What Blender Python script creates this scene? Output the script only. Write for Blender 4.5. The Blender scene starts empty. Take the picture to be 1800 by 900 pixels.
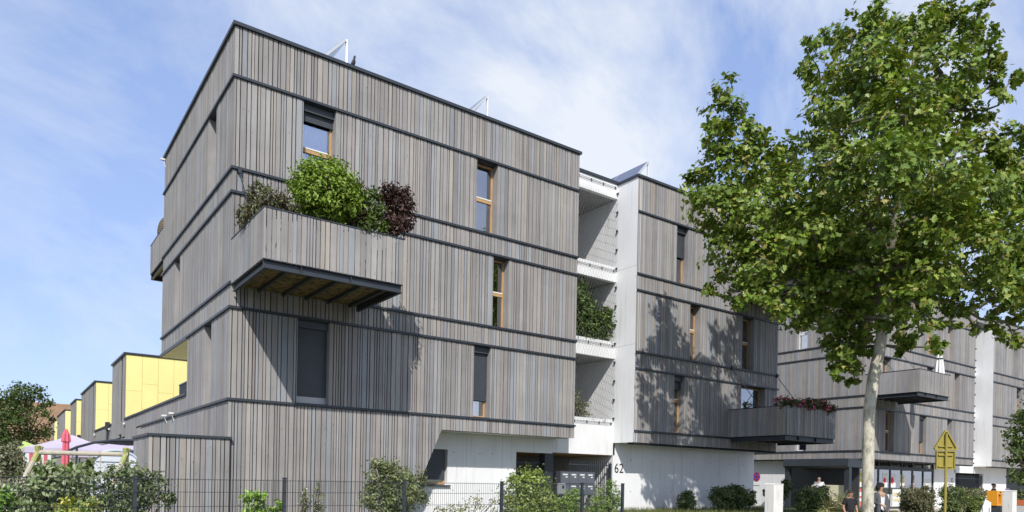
import bpy, bmesh, math, random
import numpy as np
from mathutils import Vector, Matrix

R = math.radians
SC = bpy.context.scene
COL = SC.collection

# ------------------------------------------------------------------ camera, sky, sun, exposure
CAM = Vector((-4.515, -18.283, 1.6)); YAW = R(35.79); ROLL = R(1.10); FPX = 1245.5
cd = bpy.data.cameras.new('camera'); cam = bpy.data.objects.new('camera', cd); COL.objects.link(cam)
cd.sensor_width = 36; cd.lens = FPX / 1800 * 36; cd.shift_y = (842.43 - 450) / 1800
cd.clip_start = .1; cd.clip_end = 4000
cam.matrix_world = Matrix.Translation(CAM) @ Matrix.Rotation(-YAW, 4, 'Z') @ Matrix.Rotation(R(90), 4, 'X') @ Matrix.Rotation(ROLL, 4, 'Z')
SC.camera = cam

SUN = Vector((.625, 1.0, -1.03)).normalized()          # the way the light travels
sl = bpy.data.lights.new('sun', 'SUN'); sl.energy = 4.7; sl.angle = R(.55); sl.color = (1, .955, .89)
so = bpy.data.objects.new('sun', sl); COL.objects.link(so)
so.rotation_euler = SUN.to_track_quat('-Z', 'Y').to_euler(); so.location = (-30, -50, 60)

w = bpy.data.worlds.new('World'); SC.world = w; w.use_nodes = True
nt = w.node_tree; nt.nodes.clear(); L = nt.links.new
def N(t, **k):
    n = nt.nodes.new(t)
    for a, b in k.items():
        if a in n.inputs.keys(): n.inputs[a].default_value = b
        else: setattr(n, a, b)
    return n
sky = N('ShaderNodeTexSky', sky_type='NISHITA', sun_disc=False)
sky.sun_elevation = math.asin(-SUN.z); sky.sun_rotation = math.atan2(-SUN.x, -SUN.y)
sky.altitude = 100; sky.air_density = 1.0; sky.dust_density = .25; sky.ozone_density = 2.0
tc = N('ShaderNodeTexCoord'); vr = N('ShaderNodeMapping'); vr.inputs['Rotation'].default_value = (0, 0, R(-9))
mp = N('ShaderNodeMapping'); mp.inputs['Location'].default_value = (9.1, 4.9, 0); mp.inputs['Rotation'].default_value = (R(12), R(-20), R(35)); mp.inputs['Scale'].default_value = (1.2, 3.0, 2.4)
n1 = N('ShaderNodeTexNoise', Scale=1.55, Detail=9, Roughness=.62, Distortion=.35)
mq = N('ShaderNodeMapping'); mq.inputs['Location'].default_value = (11.90, 6.60, 16.10)
n2 = N('ShaderNodeTexNoise', Scale=1.3, Detail=3, Roughness=.5)
ad = N('ShaderNodeMath', operation='MULTIPLY')
rp = N('ShaderNodeValToRGB'); rp.color_ramp.elements[0].position = .19; rp.color_ramp.elements[1].position = .365
rp.color_ramp.elements[0].color = (0, 0, 0, 1); rp.color_ramp.elements[1].color = (.92, .92, .92, 1)
mx = N('ShaderNodeMix', data_type='RGBA'); mx.inputs['B'].default_value = (8.8, 9.3, 10.0, 1)
tint = N('ShaderNodeMix', data_type='RGBA', blend_type='MULTIPLY'); tint.inputs['Factor'].default_value = 1; tint.inputs['B'].default_value = (3.15, 3.62, 4.98, 1)
gm = N('ShaderNodeGamma'); gm.inputs['Gamma'].default_value = .42
bg = N('ShaderNodeBackground', Strength=.1); wo = N('ShaderNodeOutputWorld')
L(tc.outputs['Generated'], vr.inputs['Vector']); L(vr.outputs[0], mp.inputs['Vector']); L(mp.outputs[0], n1.inputs['Vector']); L(vr.outputs[0], mq.inputs['Vector']); L(mq.outputs[0], n2.inputs['Vector'])
L(n1.outputs['Fac'], ad.inputs[0]); L(n2.outputs['Fac'], ad.inputs[1]); L(ad.outputs[0], rp.inputs['Fac'])
L(rp.outputs['Color'], mx.inputs['Factor']); L(sky.outputs[0], gm.inputs['Color']); L(gm.outputs[0], tint.inputs['A']); L(tint.outputs['Result'], mx.inputs['A']); L(mx.outputs['Result'], bg.inputs['Color']); L(bg.outputs[0], wo.inputs['Surface'])

vs = SC.view_settings; vs.view_transform = 'Standard'; vs.look = 'None'; vs.exposure = 0; vs.gamma = 1; vs.use_curve_mapping = False
SC.render.engine = 'CYCLES'; SC.cycles.use_denoising = True; SC.cycles.max_bounces = 8; SC.cycles.transparent_max_bounces = 12

# ------------------------------------------------------------------ materials
MATS = {}
def mat(name, col=(.5, .5, .5), rough=.7, metal=0, tintattr=False, noise=None, grain=False, bump=0, spec=.5, trans=0, stain=None):
    """noise=(scale xyz, amount); grain adds wood grain; stain=(scale, colour, amount, threshold)"""
    if name in MATS: return MATS[name]
    m = bpy.data.materials.new(name); MATS[name] = m; m.use_nodes = True
    t = m.node_tree; t.nodes.clear(); ln = t.links.new
    def n(ty, **k):
        q = t.nodes.new(ty)
        for a, b in k.items():
            if a in q.inputs.keys(): q.inputs[a].default_value = b
            else: setattr(q, a, b)
        return q
    out = n('ShaderNodeOutputMaterial'); p = n('ShaderNodeBsdfPrincipled'); p.inputs['Roughness'].default_value = rough
    p.inputs['Metallic'].default_value = metal; p.inputs['Specular IOR Level'].default_value = spec
    if tintattr:
        a = n('ShaderNodeAttribute', attribute_name='tint'); c = a.outputs['Color']
    else:
        r = n('ShaderNodeRGB'); r.outputs[0].default_value = (*col, 1); c = r.outputs[0]
    g = n('ShaderNodeNewGeometry'); h = None
    def mul(c, fac_socket, lo, hi):
        mr = n('ShaderNodeMapRange'); mr.inputs['To Min'].default_value = lo; mr.inputs['To Max'].default_value = hi
        mr.inputs['From Min'].default_value = .25; mr.inputs['From Max'].default_value = .75
        ln(fac_socket, mr.inputs['Value'])
        v = n('ShaderNodeVectorMath', operation='SCALE'); ln(c, v.inputs[0]); ln(mr.outputs[0], v.inputs['Scale']); return v.outputs[0]
    if noise:
        mpn = n('ShaderNodeMapping'); mpn.inputs['Scale'].default_value = noise[0]; ln(g.outputs['Position'], mpn.inputs['Vector'])
        nn = n('ShaderNodeTexNoise', Scale=1.0, Detail=6, Roughness=.6); ln(mpn.outputs[0], nn.inputs['Vector'])
        c = mul(c, nn.outputs['Fac'], 1 - noise[1], 1 + noise[1]); h = nn.outputs['Fac']
    if grain:
        mpn = n('ShaderNodeMapping'); mpn.inputs['Scale'].default_value = (70, 70, 1.6); ln(g.outputs['Position'], mpn.inputs['Vector'])
        nn = n('ShaderNodeTexNoise', Scale=1.0, Detail=5, Roughness=.65, Distortion=.6); ln(mpn.outputs[0], nn.inputs['Vector'])
        c = mul(c, nn.outputs['Fac'], .89, 1.10); h = nn.outputs['Fac']
        mq = n('ShaderNodeMapping'); mq.inputs['Scale'].default_value = (5, 5, .9); ln(g.outputs['Position'], mq.inputs['Vector'])
        n3 = n('ShaderNodeTexNoise', Scale=1.0, Detail=4, Roughness=.6); ln(mq.outputs[0], n3.inputs['Vector'])
        c = mul(c, n3.outputs['Fac'], .88, 1.11)
        mw = n('ShaderNodeMapping'); mw.inputs['Scale'].default_value = (.55, .55, .8); ln(g.outputs['Position'], mw.inputs['Vector'])
        n4 = n('ShaderNodeTexNoise', Scale=1.0, Detail=5, Roughness=.6); ln(mw.outputs[0], n4.inputs['Vector']); c = mul(c, n4.outputs['Fac'], .86, 1.12)
        vo = n('ShaderNodeTexVoronoi', Scale=1.0); mk = n('ShaderNodeMapping'); mk.inputs['Scale'].default_value = (7, 7, 2.2)
        ln(g.outputs['Position'], mk.inputs['Vector']); ln(mk.outputs[0], vo.inputs['Vector'])
        kr = n('ShaderNodeMapRange'); kr.inputs['From Min'].default_value = .03; kr.inputs['From Max'].default_value = .10; kr.inputs['To Min'].default_value = .55; kr.inputs['To Max'].default_value = 1
        ln(vo.outputs['Distance'], kr.inputs['Value']); v = n('ShaderNodeVectorMath', operation='SCALE'); ln(c, v.inputs[0]); ln(kr.outputs[0], v.inputs['Scale']); c = v.outputs[0]
    if stain:
        mpn = n('ShaderNodeMapping'); mpn.inputs['Scale'].default_value = stain[0]; ln(g.outputs['Position'], mpn.inputs['Vector'])
        nn = n('ShaderNodeTexNoise', Scale=1.0, Detail=8, Roughness=.65); ln(mpn.outputs[0], nn.inputs['Vector'])
        mr = n('ShaderNodeMapRange'); mr.inputs['From Min'].default_value = stain[3]; mr.inputs['From Max'].default_value = stain[3] + .15; mr.inputs['To Max'].default_value = stain[2]
        ln(nn.outputs['Fac'], mr.inputs['Value'])
        mm = n('ShaderNodeMix', data_type='RGBA'); mm.inputs['B'].default_value = (*stain[1], 1); ln(mr.outputs[0], mm.inputs['Factor']); ln(c, mm.inputs['A']); c = mm.outputs['Result']
    ln(c, p.inputs['Base Color'])
    if bump and h:
        b = n('ShaderNodeBump', Strength=bump, Distance=.01); ln(h, b.inputs['Height']); ln(b.outputs[0], p.inputs['Normal'])
    if trans:
        tr = n('ShaderNodeBsdfTranslucent'); v = n('ShaderNodeVectorMath', operation='MULTIPLY'); v.inputs[1].default_value = (1.25, 1.25, .5); ln(c, v.inputs[0]); ln(v.outputs[0], tr.inputs['Color'])
        ms = n('ShaderNodeMixShader'); ms.inputs[0].default_value = trans; ln(p.outputs[0], ms.inputs[1]); ln(tr.outputs[0], ms.inputs[2]); ln(ms.outputs[0], out.inputs['Surface'])
    else: ln(p.outputs[0], out.inputs['Surface'])
    return m
def glassmat():
    m = bpy.data.materials.new('window_glass'); m.use_nodes = True; t = m.node_tree; t.nodes.clear(); ln = t.links.new
    o = t.nodes.new('ShaderNodeOutputMaterial'); f = t.nodes.new('ShaderNodeFresnel'); f.inputs['IOR'].default_value = 1.75
    a = t.nodes.new('ShaderNodeBsdfTransparent'); a.inputs[0].default_value = (.90, .92, .94, 1)
    b = t.nodes.new('ShaderNodeBsdfGlossy'); b.inputs['Roughness'].default_value = .02; b.inputs['Color'].default_value = (.95, .96, 1, 1)
    x = t.nodes.new('ShaderNodeMixShader'); k = t.nodes.new('ShaderNodeMath'); k.operation = 'ADD'; k.inputs[1].default_value = .34; ln(f.outputs[0], k.inputs[0]); ln(k.outputs[0], x.inputs[0]); ln(a.outputs[0], x.inputs[1]); ln(b.outputs[0], x.inputs[2]); ln(x.outputs[0], o.inputs[0])
    MATS['window_glass'] = m; return m
WOOD = mat('weathered_larch', tintattr=True, rough=.85, grain=True, bump=.25, spec=.25)
BACK = mat('wall_membrane', (.012, .013, .016), .9)
METAL = mat('anthracite_metal', (.035, .042, .052), .45, .1, noise=((3, 3, 3), .15))
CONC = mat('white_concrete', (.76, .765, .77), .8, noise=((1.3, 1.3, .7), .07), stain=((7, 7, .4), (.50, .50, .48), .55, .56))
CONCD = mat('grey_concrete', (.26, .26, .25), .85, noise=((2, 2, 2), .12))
YEL = mat('yellow_panel', (.86, .77, .31), .5, noise=((1.5, 1.5, .8), .06), stain=((5, 5, .5), (.62, .56, .30), .5, .6))
FRAME = mat('oiled_pine', (.46, .28, .13), .5, noise=((20, 20, 3), .2))
GLASS = glassmat()
SHUT = mat('shutter_grey', (.055, .062, .075), .5, noise=((4, 4, 4), .1))
ROOM = mat('room_plaster', (.62, .61, .58), .9)
CURT = mat('curtain_cloth', (.86, .86, .87), .9, noise=((14, 14, .6), .12))
LEAF = mat('leaf', tintattr=True, rough=.45, trans=.22, spec=.4)
BARKB = mat('twig_bark', (.11, .085, .06), .9, noise=((20, 20, 5), .3), bump=.4)
WHITE = mat('white_plastic', (.75, .75, .74), .5, noise=((5, 5, 5), .05))
STEEL = mat('steel', (.5, .51, .52), .4, .7, noise=((8, 8, 8), .1))
DECK = mat('deck_timber', (.20, .145, .06), .9, noise=((11, 11, 11), .6), stain=((7, 6, 5), (.02, .018, .015), .92, .48))

# ------------------------------------------------------------------ building blocks
class MB:
    def __init__(s): s.v = []; s.f = []; s.t = []
    def add(s, vs, fs, tint=(.5, .5, .5)):
        k = len(s.v); s.v += [tuple(q) for q in vs]; s.f += [tuple(i + k for i in q) for q in fs]; s.t += [tint] * len(vs); return s
    def box(s, x0, x1, y0, y1, z0, z1, tint=(.5, .5, .5), zb=None):
        z2 = z0 if zb is None else zb                       # zb: bottom height at the x1/y1 end
        vs = [(x0, y0, z0), (x1, y0, z2), (x1, y1, z2), (x0, y1, z0), (x0, y0, z1), (x1, y0, z1), (x1, y1, z1), (x0, y1, z1)]
        return s.add(vs, [(3, 2, 1, 0), (4, 5, 6, 7), (0, 1, 5, 4), (1, 2, 6, 5), (2, 3, 7, 6), (3, 0, 4, 7)], tint)
    def fbox(s, fc, a0, a1, d0, d1, z0, z1, tint=(.5, .5, .5), zb=None):
        ax, p = fc                                          # a face: ('y', y) looks to -y, ('x', x) looks to -x; d goes inward
        if ax == 'y': return s.box(a0, a1, p + d0, p + d1, z0, z1, tint, zb)
        return s.box(p + d0, p + d1, a0, a1, z0, z1, tint)
    def tube(s, pts, rad, n=8, tint=(.5, .5, .5), cap=True, wob=0, rng=random):
        pts = [Vector(q) for q in pts]; rad = rad if isinstance(rad, (list, tuple)) else [rad] * len(pts)
        vs = []; ref = None
        for i, q in enumerate(pts):
            d = (pts[min(i + 1, len(pts) - 1)] - pts[max(i - 1, 0)]).normalized()
            if ref is None: ref = Vector((1, 0, 0)) if abs(d.x) < .8 else Vector((0, 1, 0))
            u = (ref - d * ref.dot(d)).normalized(); ref = u; w_ = d.cross(u)
            for k in range(n):
                a = 2 * math.pi * k / n; r = rad[i] * (1 + (rng.uniform(-wob, wob) if wob else 0))
                vs.append(q + u * math.cos(a) * r + w_ * math.sin(a) * r)
        fs = [(i * n + k, i * n + (k + 1) % n, (i + 1) * n + (k + 1) % n, (i + 1) * n + k) for i in range(len(pts) - 1) for k in range(n)]
        if cap: fs += [tuple(range(n))[::-1], tuple(range((len(pts) - 1) * n, len(pts) * n))]
        return s.add(vs, fs, tint)
    def prism(s, poly, axis, c0, c1, tint=(.5, .5, .5)):
        """poly of (a, z), extruded along axis ('x' or 'y')"""
        mk = (lambda a, z, c: (c, a, z)) if axis == 'x' else (lambda a, z, c: (a, c, z))
        k = len(poly); vs = [mk(a, z, c0) for a, z in poly] + [mk(a, z, c1) for a, z in poly]
        fs = [tuple(range(k))[::-1], tuple(range(k, 2 * k))] + [(i, (i + 1) % k, k + (i + 1) % k, k + i) for i in range(k)]
        return s.add(vs, fs, tint)
    def lathe(s, c, prof, n=16, tint=(.5, .5, .5)):
        vs = [(c[0] + r * math.cos(2 * math.pi * k / n), c[1] + r * math.sin(2 * math.pi * k / n), c[2] + z) for r, z in prof for k in range(n)]
        fs = [(i * n + k, i * n + (k + 1) % n, (i + 1) * n + (k + 1) % n, (i + 1) * n + k) for i in range(len(prof) - 1) for k in range(n)]
        fs += [tuple(range(n))[::-1], tuple(range((len(prof) - 1) * n, len(prof) * n))]
        return s.add(vs, fs, tint)
    def build(s, name, m, parent=None, origin=None, stuff=False, smooth=False, bevel=0):
        o0 = Vector(origin) if origin is not None else (ORG[parent.name] if parent else Vector((0, 0, 0)))
        me = bpy.data.meshes.new(name); me.from_pydata([(a - o0.x, b - o0.y, c - o0.z) for a, b, c in s.v], [], s.f)
        bm = bmesh.new(); bm.from_mesh(me); bmesh.ops.recalc_face_normals(bm, faces=bm.faces); bm.to_mesh(me); bm.free()
        at = me.color_attributes.new('tint', 'FLOAT_COLOR', 'POINT'); at.data.foreach_set('color', [c for q in s.t for c in (*q, 1)])
        if smooth: me.polygons.foreach_set('use_smooth', [True] * len(me.polygons))
        me.materials.append(m); o = bpy.data.objects.new(name, me); COL.objects.link(o)
        if parent: o.parent = parent
        elif origin is not None: o.location = o0
        ORG[o.name] = o0
        if stuff: o['kind'] = 'stuff'
        if bevel: b = o.modifiers.new('bevel', 'BEVEL'); b.width = bevel; b.segments = 2; b.limit_method = 'ANGLE'
        return o
ORG = {}
def tag(o, label, cat, group=None):
    o['label'] = label; o['category'] = cat
    if group: o['group'] = group
    return o
def thing(name, label, cat, loc, group=None):
    o = bpy.data.objects.new(name, None); COL.objects.link(o); o.location = loc; o.empty_display_size = .2; ORG[o.name] = Vector(loc)
    return tag(o, label, cat, group)
def struct(o): o['kind'] = 'structure'; return o

# pixel of the 1800 x 900 photograph -> a direction, used to take real positions off the photograph
LOOK = Vector((math.sin(YAW), math.cos(YAW), 0)); RIGHT = Vector((math.cos(YAW), -math.sin(YAW), 0))
def PX(px, py, depth):
    dx, dy = px - 900, py - 842.43; u = dx * math.cos(ROLL) + dy * math.sin(ROLL); v = -dx * math.sin(ROLL) + dy * math.cos(ROLL)
    return CAM + (LOOK + RIGHT * (u / FPX) + Vector((0, 0, -v / FPX))) * depth
def gz(x, y):
    t = min(1, max(0, (y + 8.5) / 6)); t = t * t * (3 - 2 * t); s = min(1, max(0, (x - 22) / 8))
    return t * (.5 - .2 * s)

# ------------------------------------------------------------------ foliage
def leaf_tmpl(kind):
    if kind == 'plane':                                      # five-lobed leaf, folded along the midrib
        rim = []
        for k, (a, r) in enumerate([(-90, .30), (-52, .62), (-28, .40), (5, .85), (32, .45), (62, .72), (90, 1.0), (118, .72), (148, .45), (175, .85), (208, .40), (232, .62)]):
            rim.append((r * math.cos(R(a)) * .62, r * math.sin(R(a)) * .62, .10 * abs(math.cos(R(a))) * r))
        v = [(0, -.05, 0)] + rim; n = len(rim); return np.array(v), np.array([(0, 1 + i, 1 + (i + 1) % n) for i in range(n)])
    if kind == 'oval':
        v = [(0, -.5, 0), (.24, -.1, .07), (.2, .25, .06), (0, .55, -.03), (-.2, .25, .06), (-.24, -.1, .07), (0, .05, -.02)]
        return np.array(v), np.array([(6, i, (i + 1) % 6) for i in range(6)])
    if kind == 'small':
        return np.array([(0, -.5, 0), (.3, 0, .08), (0, .5, 0), (-.3, 0, .08)]), np.array([(0, 1, 2), (0, 2, 3)])
    if kind == 'blade':
        return np.array([(-.035, 0, 0), (.035, 0, 0), (.02, .55, .03), (-.02, .55, .03), (0, 1, .14)]), np.array([(0, 1, 2), (0, 2, 3), (3, 2, 4)])
def leaf_frames(blobs, n, size, cols, seed, up=.45, out=.7, rnd=.7, subs=14, spread=.28, shell=.45):
    """positions, frames, sizes and tints of n leaves gathered in sprays through ellipsoid blobs (cx,cy,cz,rx,ry,rz)"""
    g = np.random.default_rng(seed); B = np.array(blobs, float); r3 = B[:, 3] * B[:, 4] * B[:, 5]; wt = r3 ** .75; wt /= wt.sum()
    cnt = np.maximum(3, (subs * len(B) * wt).astype(int)); SCn = []; SD = []; SR = []; 
    for b, c in zip(B, cnt):
        d = g.normal(size=(c, 3)); d /= np.linalg.norm(d, axis=1)[:, None]; rr = g.uniform(shell, 1, (c, 1)) ** .6
        SCn.append(b[:3] + d * rr * b[3:6]); SD.append(d); SR.append(np.full(c, b[3:6].mean()))
    SCn = np.concatenate(SCn); SD = np.concatenate(SD); SR = np.concatenate(SR); sb = g.uniform(.78, 1.18, len(SCn))
    k = g.integers(0, len(SCn), n); P = SCn[k] + g.normal(size=(n, 3)) * (SR[k] * spread)[:, None] * np.array([1, 1, .8])
    Nn = SD[k] * out + np.array([0, 0, up]) + g.normal(size=(n, 3)) * rnd; Nn /= np.linalg.norm(Nn, axis=1)[:, None]
    T = g.normal(size=(n, 3)) + SD[k] * .8 + np.array([0, 0, -.5]); T -= Nn * (T * Nn).sum(1)[:, None]; T /= np.linalg.norm(T, axis=1)[:, None]
    S = size * g.uniform(.62, 1.22, n); C = np.array(cols)[g.integers(0, len(cols), n)] * (sb[k] * g.uniform(.8, 1.2, n))[:, None]
    return P, Nn, T, S, C
def leaf_mesh(name, fr, kind, parent=None, origin=None, stuff=True, material=None):
    P, Nn, T, S, C = fr; tv, tf = leaf_tmpl(kind); n, k, m = len(P), len(tv), len(tf)
    Bn = np.cross(T, Nn); V = P[:, None] + S[:, None, None] * (tv[None, :, 0:1] * Bn[:, None] + tv[None, :, 1:2] * T[:, None] + tv[None, :, 2:3] * Nn[:, None])
    o0 = Vector(origin) if origin is not None else (ORG[parent.name] if parent else Vector((0, 0, 0)))
    V = (V.reshape(-1, 3) - np.array(o0)).astype(np.float32); F = (tf[None] + (np.arange(n) * k)[:, None, None]).reshape(-1)
    me = bpy.data.meshes.new(name); me.vertices.add(n * k); me.vertices.foreach_set('co', V.ravel())
    me.loops.add(len(F)); me.loops.foreach_set('vertex_index', F.astype(np.int32)); me.polygons.add(n * m)
    me.polygons.foreach_set('loop_start', np.arange(0, n * m * 3, 3, dtype=np.int32)); me.update(calc_edges=True)
    at = me.color_attributes.new('tint', 'FLOAT_COLOR', 'POINT'); cc = np.ones((n, k, 4), np.float32); cc[:, :, :3] = C[:, None]; at.data.foreach_set('color', cc.ravel())
    me.materials.append(material or LEAF); o = bpy.data.objects.new(name, me); COL.objects.link(o)
    if parent: o.parent = parent
    elif origin is not None: o.location = o0
    ORG[o.name] = o0
    if stuff: o['kind'] = 'stuff'
    return o
GRN = [(.075, .115, .022), (.10, .14, .03), (.055, .09, .02), (.12, .15, .04)]
def bush(name, label, cat, base, blobs, n, kind, size, cols, seed, group=None, up=.45, rnd=.7, stems=6, subs=14, spread=.28, sr=.012, shell=.45, flowers=None):
    """a plant: stems from the base to its blobs, leaves through them"""
    t = thing(name, label, cat, base, group); rg = random.Random(seed); mb = MB(); b0 = Vector(base)
    for i in range(stems):
        b = blobs[i % len(blobs)]; e = Vector(b[:3]) + Vector((rg.uniform(-.5, .5) * b[3], rg.uniform(-.5, .5) * b[4], rg.uniform(.1, .6) * b[5]))
        s = b0 + Vector((rg.uniform(-.08, .08), rg.uniform(-.08, .08), -.02)); m_ = s.lerp(e, .5) + Vector((rg.uniform(-.06, .06), rg.uniform(-.06, .06), .05))
        mb.tube([s, m_, e], [sr, sr * .8, sr * .35], 5)
    mb.build('stem', BARKB, t)
    leaf_mesh('foliage', leaf_frames(blobs, n, size, cols, seed, up=up, rnd=rnd, subs=subs, spread=spread, shell=shell), kind, t)
    if flowers:
        fc, fn, fs = flowers; leaf_mesh('flowers', leaf_frames(blobs, fn, fs, fc, seed + 5, up=.9, rnd=.5, shell=.85), 'oval', t)
    return t

# ------------------------------------------------------------------ ground, road, pavement, path
def PJ(p):
    d = Vector(p) - CAM; Y = max(.5, d.dot(LOOK)); return FPX * d.dot(RIGHT) / Y, -FPX * d.z / Y, Y
xs = [-900, -300, -120, -70] + [-50 + 2 * i for i in range(70)] + [100, 140, 300, 900]
ys = [-900, -300, -120, -70, -40, -26] + [-13 + 1. * i for i in range(40)] + [30 + 4 * i for i in range(20)] + [140, 300, 900]
g = MB(); nx = len(xs)
g.v = [(x, y, gz(x, y) if y > -12.5 else -.16) for y in ys for x in xs]; g.t = [(.5, .5, .5)] * len(g.v)
g.f = [(j * nx + i, j * nx + i + 1, (j + 1) * nx + i + 1, (j + 1) * nx + i) for j in range(len(ys) - 1) for i in range(nx - 1)]
struct(g.build('ground', mat('lawn_soil', (.085, .095, .035), .95, noise=((.9, .9, .9), .35), stain=((.5, .5, .5), (.20, .15, .09), .8, .52)), smooth=True))
struct(MB().box(-200, 250, -30, -16.6, -.3, -.12).build('road', mat('asphalt', (.05, .05, .052), .9, noise=((30, 30, 30), .3))))
pv = MB().box(-200, 250, -16.4, -9.0, -.3, .004); struct(pv.build('pavement', mat('pale_asphalt', (.17, .165, .155), .9, noise=((12, 12, 12), .2))))
struct(MB().box(-200, 250, -16.6, -16.4, -.3, .012).build('kerb', mat('kerb_stone', (.32, .32, .31), .8, noise=((6, 6, 6), .15))))
p = MB(); n_ = 0
for i in range(34):
    x0, x1 = 23 + i * 1.0, 24 + i * 1.0
    p.add([(x0, -1.6, gz(x0, -1.6) + .012), (x1, -1.6, gz(x1, -1.6) + .012), (x1, 2.2, gz(x1, 2.2) + .012), (x0, 2.2, gz(x0, 2.2) + .012)], [(0, 1, 2, 3)])
struct(p.build('path', mat('sandy_path', (.52, .46, .37), .95, noise=((5, 5, 5), .15))))

# ------------------------------------------------------------------ timber buildings
T0 = 12.75; BZ = [11.453, 9.194, 8.598, 6.349, 5.753, 3.48]
TIER = [(BZ[0], T0 - .09)] + [(BZ[i + 1], BZ[i] - .065) for i in range(5)] + [(.3, BZ[5] - .065)]
CLR = [((0.303, 0.286, 0.272), 30), ((0.269, 0.256, 0.249), 22), ((0.282, 0.294, 0.309), 14), ((0.316, 0.308, 0.297), 14), ((0.336, 0.305, 0.272), 6), ((0.247, 0.237, 0.234), 8), ((0.264, 0.241, 0.236), 4)]
def tone(rg, top=False):
    c = rg.choices([a for a, b in CLR], [b + (9 if top and i == 4 else 0) for i, (a, b) in enumerate(CLR)])[0]; k = rg.uniform(.89, 1.10)
    return tuple(q * k for q in c)
def board_runs(rg, a0, a1, openings):
    cuts = [a0] + [q for o in sorted(openings) for q in o] + [a1]
    for i in range(0, len(cuts), 2):
        a, e = cuts[i], cuts[i + 1]
        while a < e - .03:
            wd = rg.choice([.066, .072, .095, .1, .115, .13, .14, .16]); 
            if e - a - wd < .05: wd = e - a
            yield a, min(a + wd, e); a += wd
class Bld:
    def __init__(s, root, seed): s.root = root; s.boards = []; s.back = MB(); s.rg = random.Random(seed)
    def clad(s, fc, a0, a1, z0, z1, openings=(), top=False, zb=None, back=True):
        for a, e in board_runs(s.rg, a0, a1, openings):
            gp = s.rg.uniform(.016, .028) if fc[0] == 'y' else s.rg.uniform(.006, .012); d0 = s.rg.uniform(-.004, .004); b0 = z0; b1 = None
            if zb: b0, b1 = zb(a), zb(e - gp)
            m = MB().fbox(fc, a, e - gp, d0, .024, b0, z1 - s.rg.uniform(0, .008), tone(s.rg, top), b1)
            q0, q1 = (((a, fc[1], z1), (e, fc[1], b0)) if fc[0] == 'y' else ((fc[1], a, z1), (fc[1], e, b0)))
            A, B_ = PJ(q0), PJ(q1); s.boards.append((abs((A[0] - B_[0]) * (A[1] - B_[1])) if A[2] < 45 else 0, m))
        if back:
            cuts = [a0] + [q for o in sorted(openings) for q in o] + [a1]
            for i in range(0, len(cuts), 2): s.back.fbox(fc, cuts[i] + (.03 if i == 0 else 0), cuts[i + 1], .028, .33, z0 - .066, z1) if cuts[i + 1] > cuts[i] + .05 else 0
    def band(s, name, boxes):
        m = MB()
        for b in boxes: m.fbox(*b)
        return m.build(name, METAL, s.root)
    def finish(s, keep=300):
        s.boards.sort(key=lambda q: -q[0]); r = MB()
        for i, (a, m) in enumerate(s.boards):
            if i < keep and a > 180: m.build('board', WOOD, s.root)
            else: r.add(m.v, m.f); r.t[-len(m.v):] = m.t
        r.build('cladding_boards', WOOD, s.root, stuff=True); s.back.build('backing_wall', BACK, s.root)
    def window(s, fc, a0, a1, z0, z1, shut=0, transom=None, curtain=None, dep=.28, open_=False, sill=0, frame=FRAME):
        rg = s.rg; W = .055; g0 = (.30, .29, .285)
        m = MB(); i0, i1 = a0 + .02, a1 - .02
        m.fbox(fc, i0, i0 + W, dep, dep + .07, z0 + .02, z1 - .02).fbox(fc, i1 - W, i1, dep, dep + .07, z0 + .02, z1 - .02)
        m.fbox(fc, i0 + W, i1 - W, dep, dep + .07, z1 - .02 - W, z1 - .02).fbox(fc, i0 + W, i1 - W, dep, dep + .07, z0 + .02, z0 + .02 + W)
        if transom: m.fbox(fc, i0 + W, i1 - W, dep - .012, dep + .07, transom - .07, transom + .07)
        wn = m.build('window', frame, s.root)
        MB().fbox(fc, a1 - .018, a1 + .001, .004, dep, z0, z1, g0).build('reveal', WOOD, wn); MB().fbox(fc, a0 - .001, a0 + .018, .004, dep, z0, z1, g0).build('reveal', WOOD, wn)
        MB().fbox(fc, a0, a1, .02, dep, z0 - .004, z0 + .018).build('sill', METAL, wn); MB().fbox(fc, a0, a1, .02, dep, z1 - .015, z1 + .01).build('lintel', METAL, wn)
        zz = [z0 + .02 + W] + ([transom - .07, transom + .07] if transom else []) + [z1 - .02 - W]
        for k in range(0, len(zz), 2): MB().fbox(fc, i0 + W, i1 - W, dep + .03, dep + .042, zz[k], zz[k + 1]).build('pane', GLASS, wn)
        if transom: MB().fbox(fc, i0 + W, i1 - W, dep - .022, dep - .0125, transom + .03, transom + .062).build('drip_rail', WHITE, wn)
        if shut:
            zs = z1 - shut; q = MB().fbox(fc, a0 + .018, a1 - .018, dep - .16, dep - .005, z1 - .2, z1 - .016)
            k = z1 - .2
            while k > zs:
                q.fbox(fc, a0 + .03, a1 - .03, dep - .07, dep - .055, k - .036, k); q.fbox(fc, a0 + .03, a1 - .03, dep - .06, dep - .05, k - .046, k - .036); k -= .046
            q.fbox(fc, a0 + .02, a0 + .045, dep - .085, dep - .03, zs, z1 - .2).fbox(fc, a1 - .045, a1 - .02, dep - .085, dep - .03, zs, z1 - .2); q.build('shutter', SHUT, wn)
        if sill: MB().fbox(fc, a0 + .02, a1 - .02, dep - .04, dep - .002, z0 + .02, z0 + sill).build('sill_panel', mat('sill_grey', (.5, .5, .5), .5), wn)
        rm = MB(); e = 1.5                                   # the room behind
        for b in ((a0 - .4, a0 - .38, dep + .08, e, z0, z1), (a1 + .38, a1 + .4, dep + .08, e, z0, z1), (a0 - .4, a1 + .4, e, e + .02, z0, z1), (a0 - .4, a1 + .4, dep + .08, e, z0 - .02, z0), (a0 - .4, a1 + .4, dep + .08, e, z1, z1 + .02)): rm.fbox(fc, *b)
        rm.build('room_wall', ROOM, wn)
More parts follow.
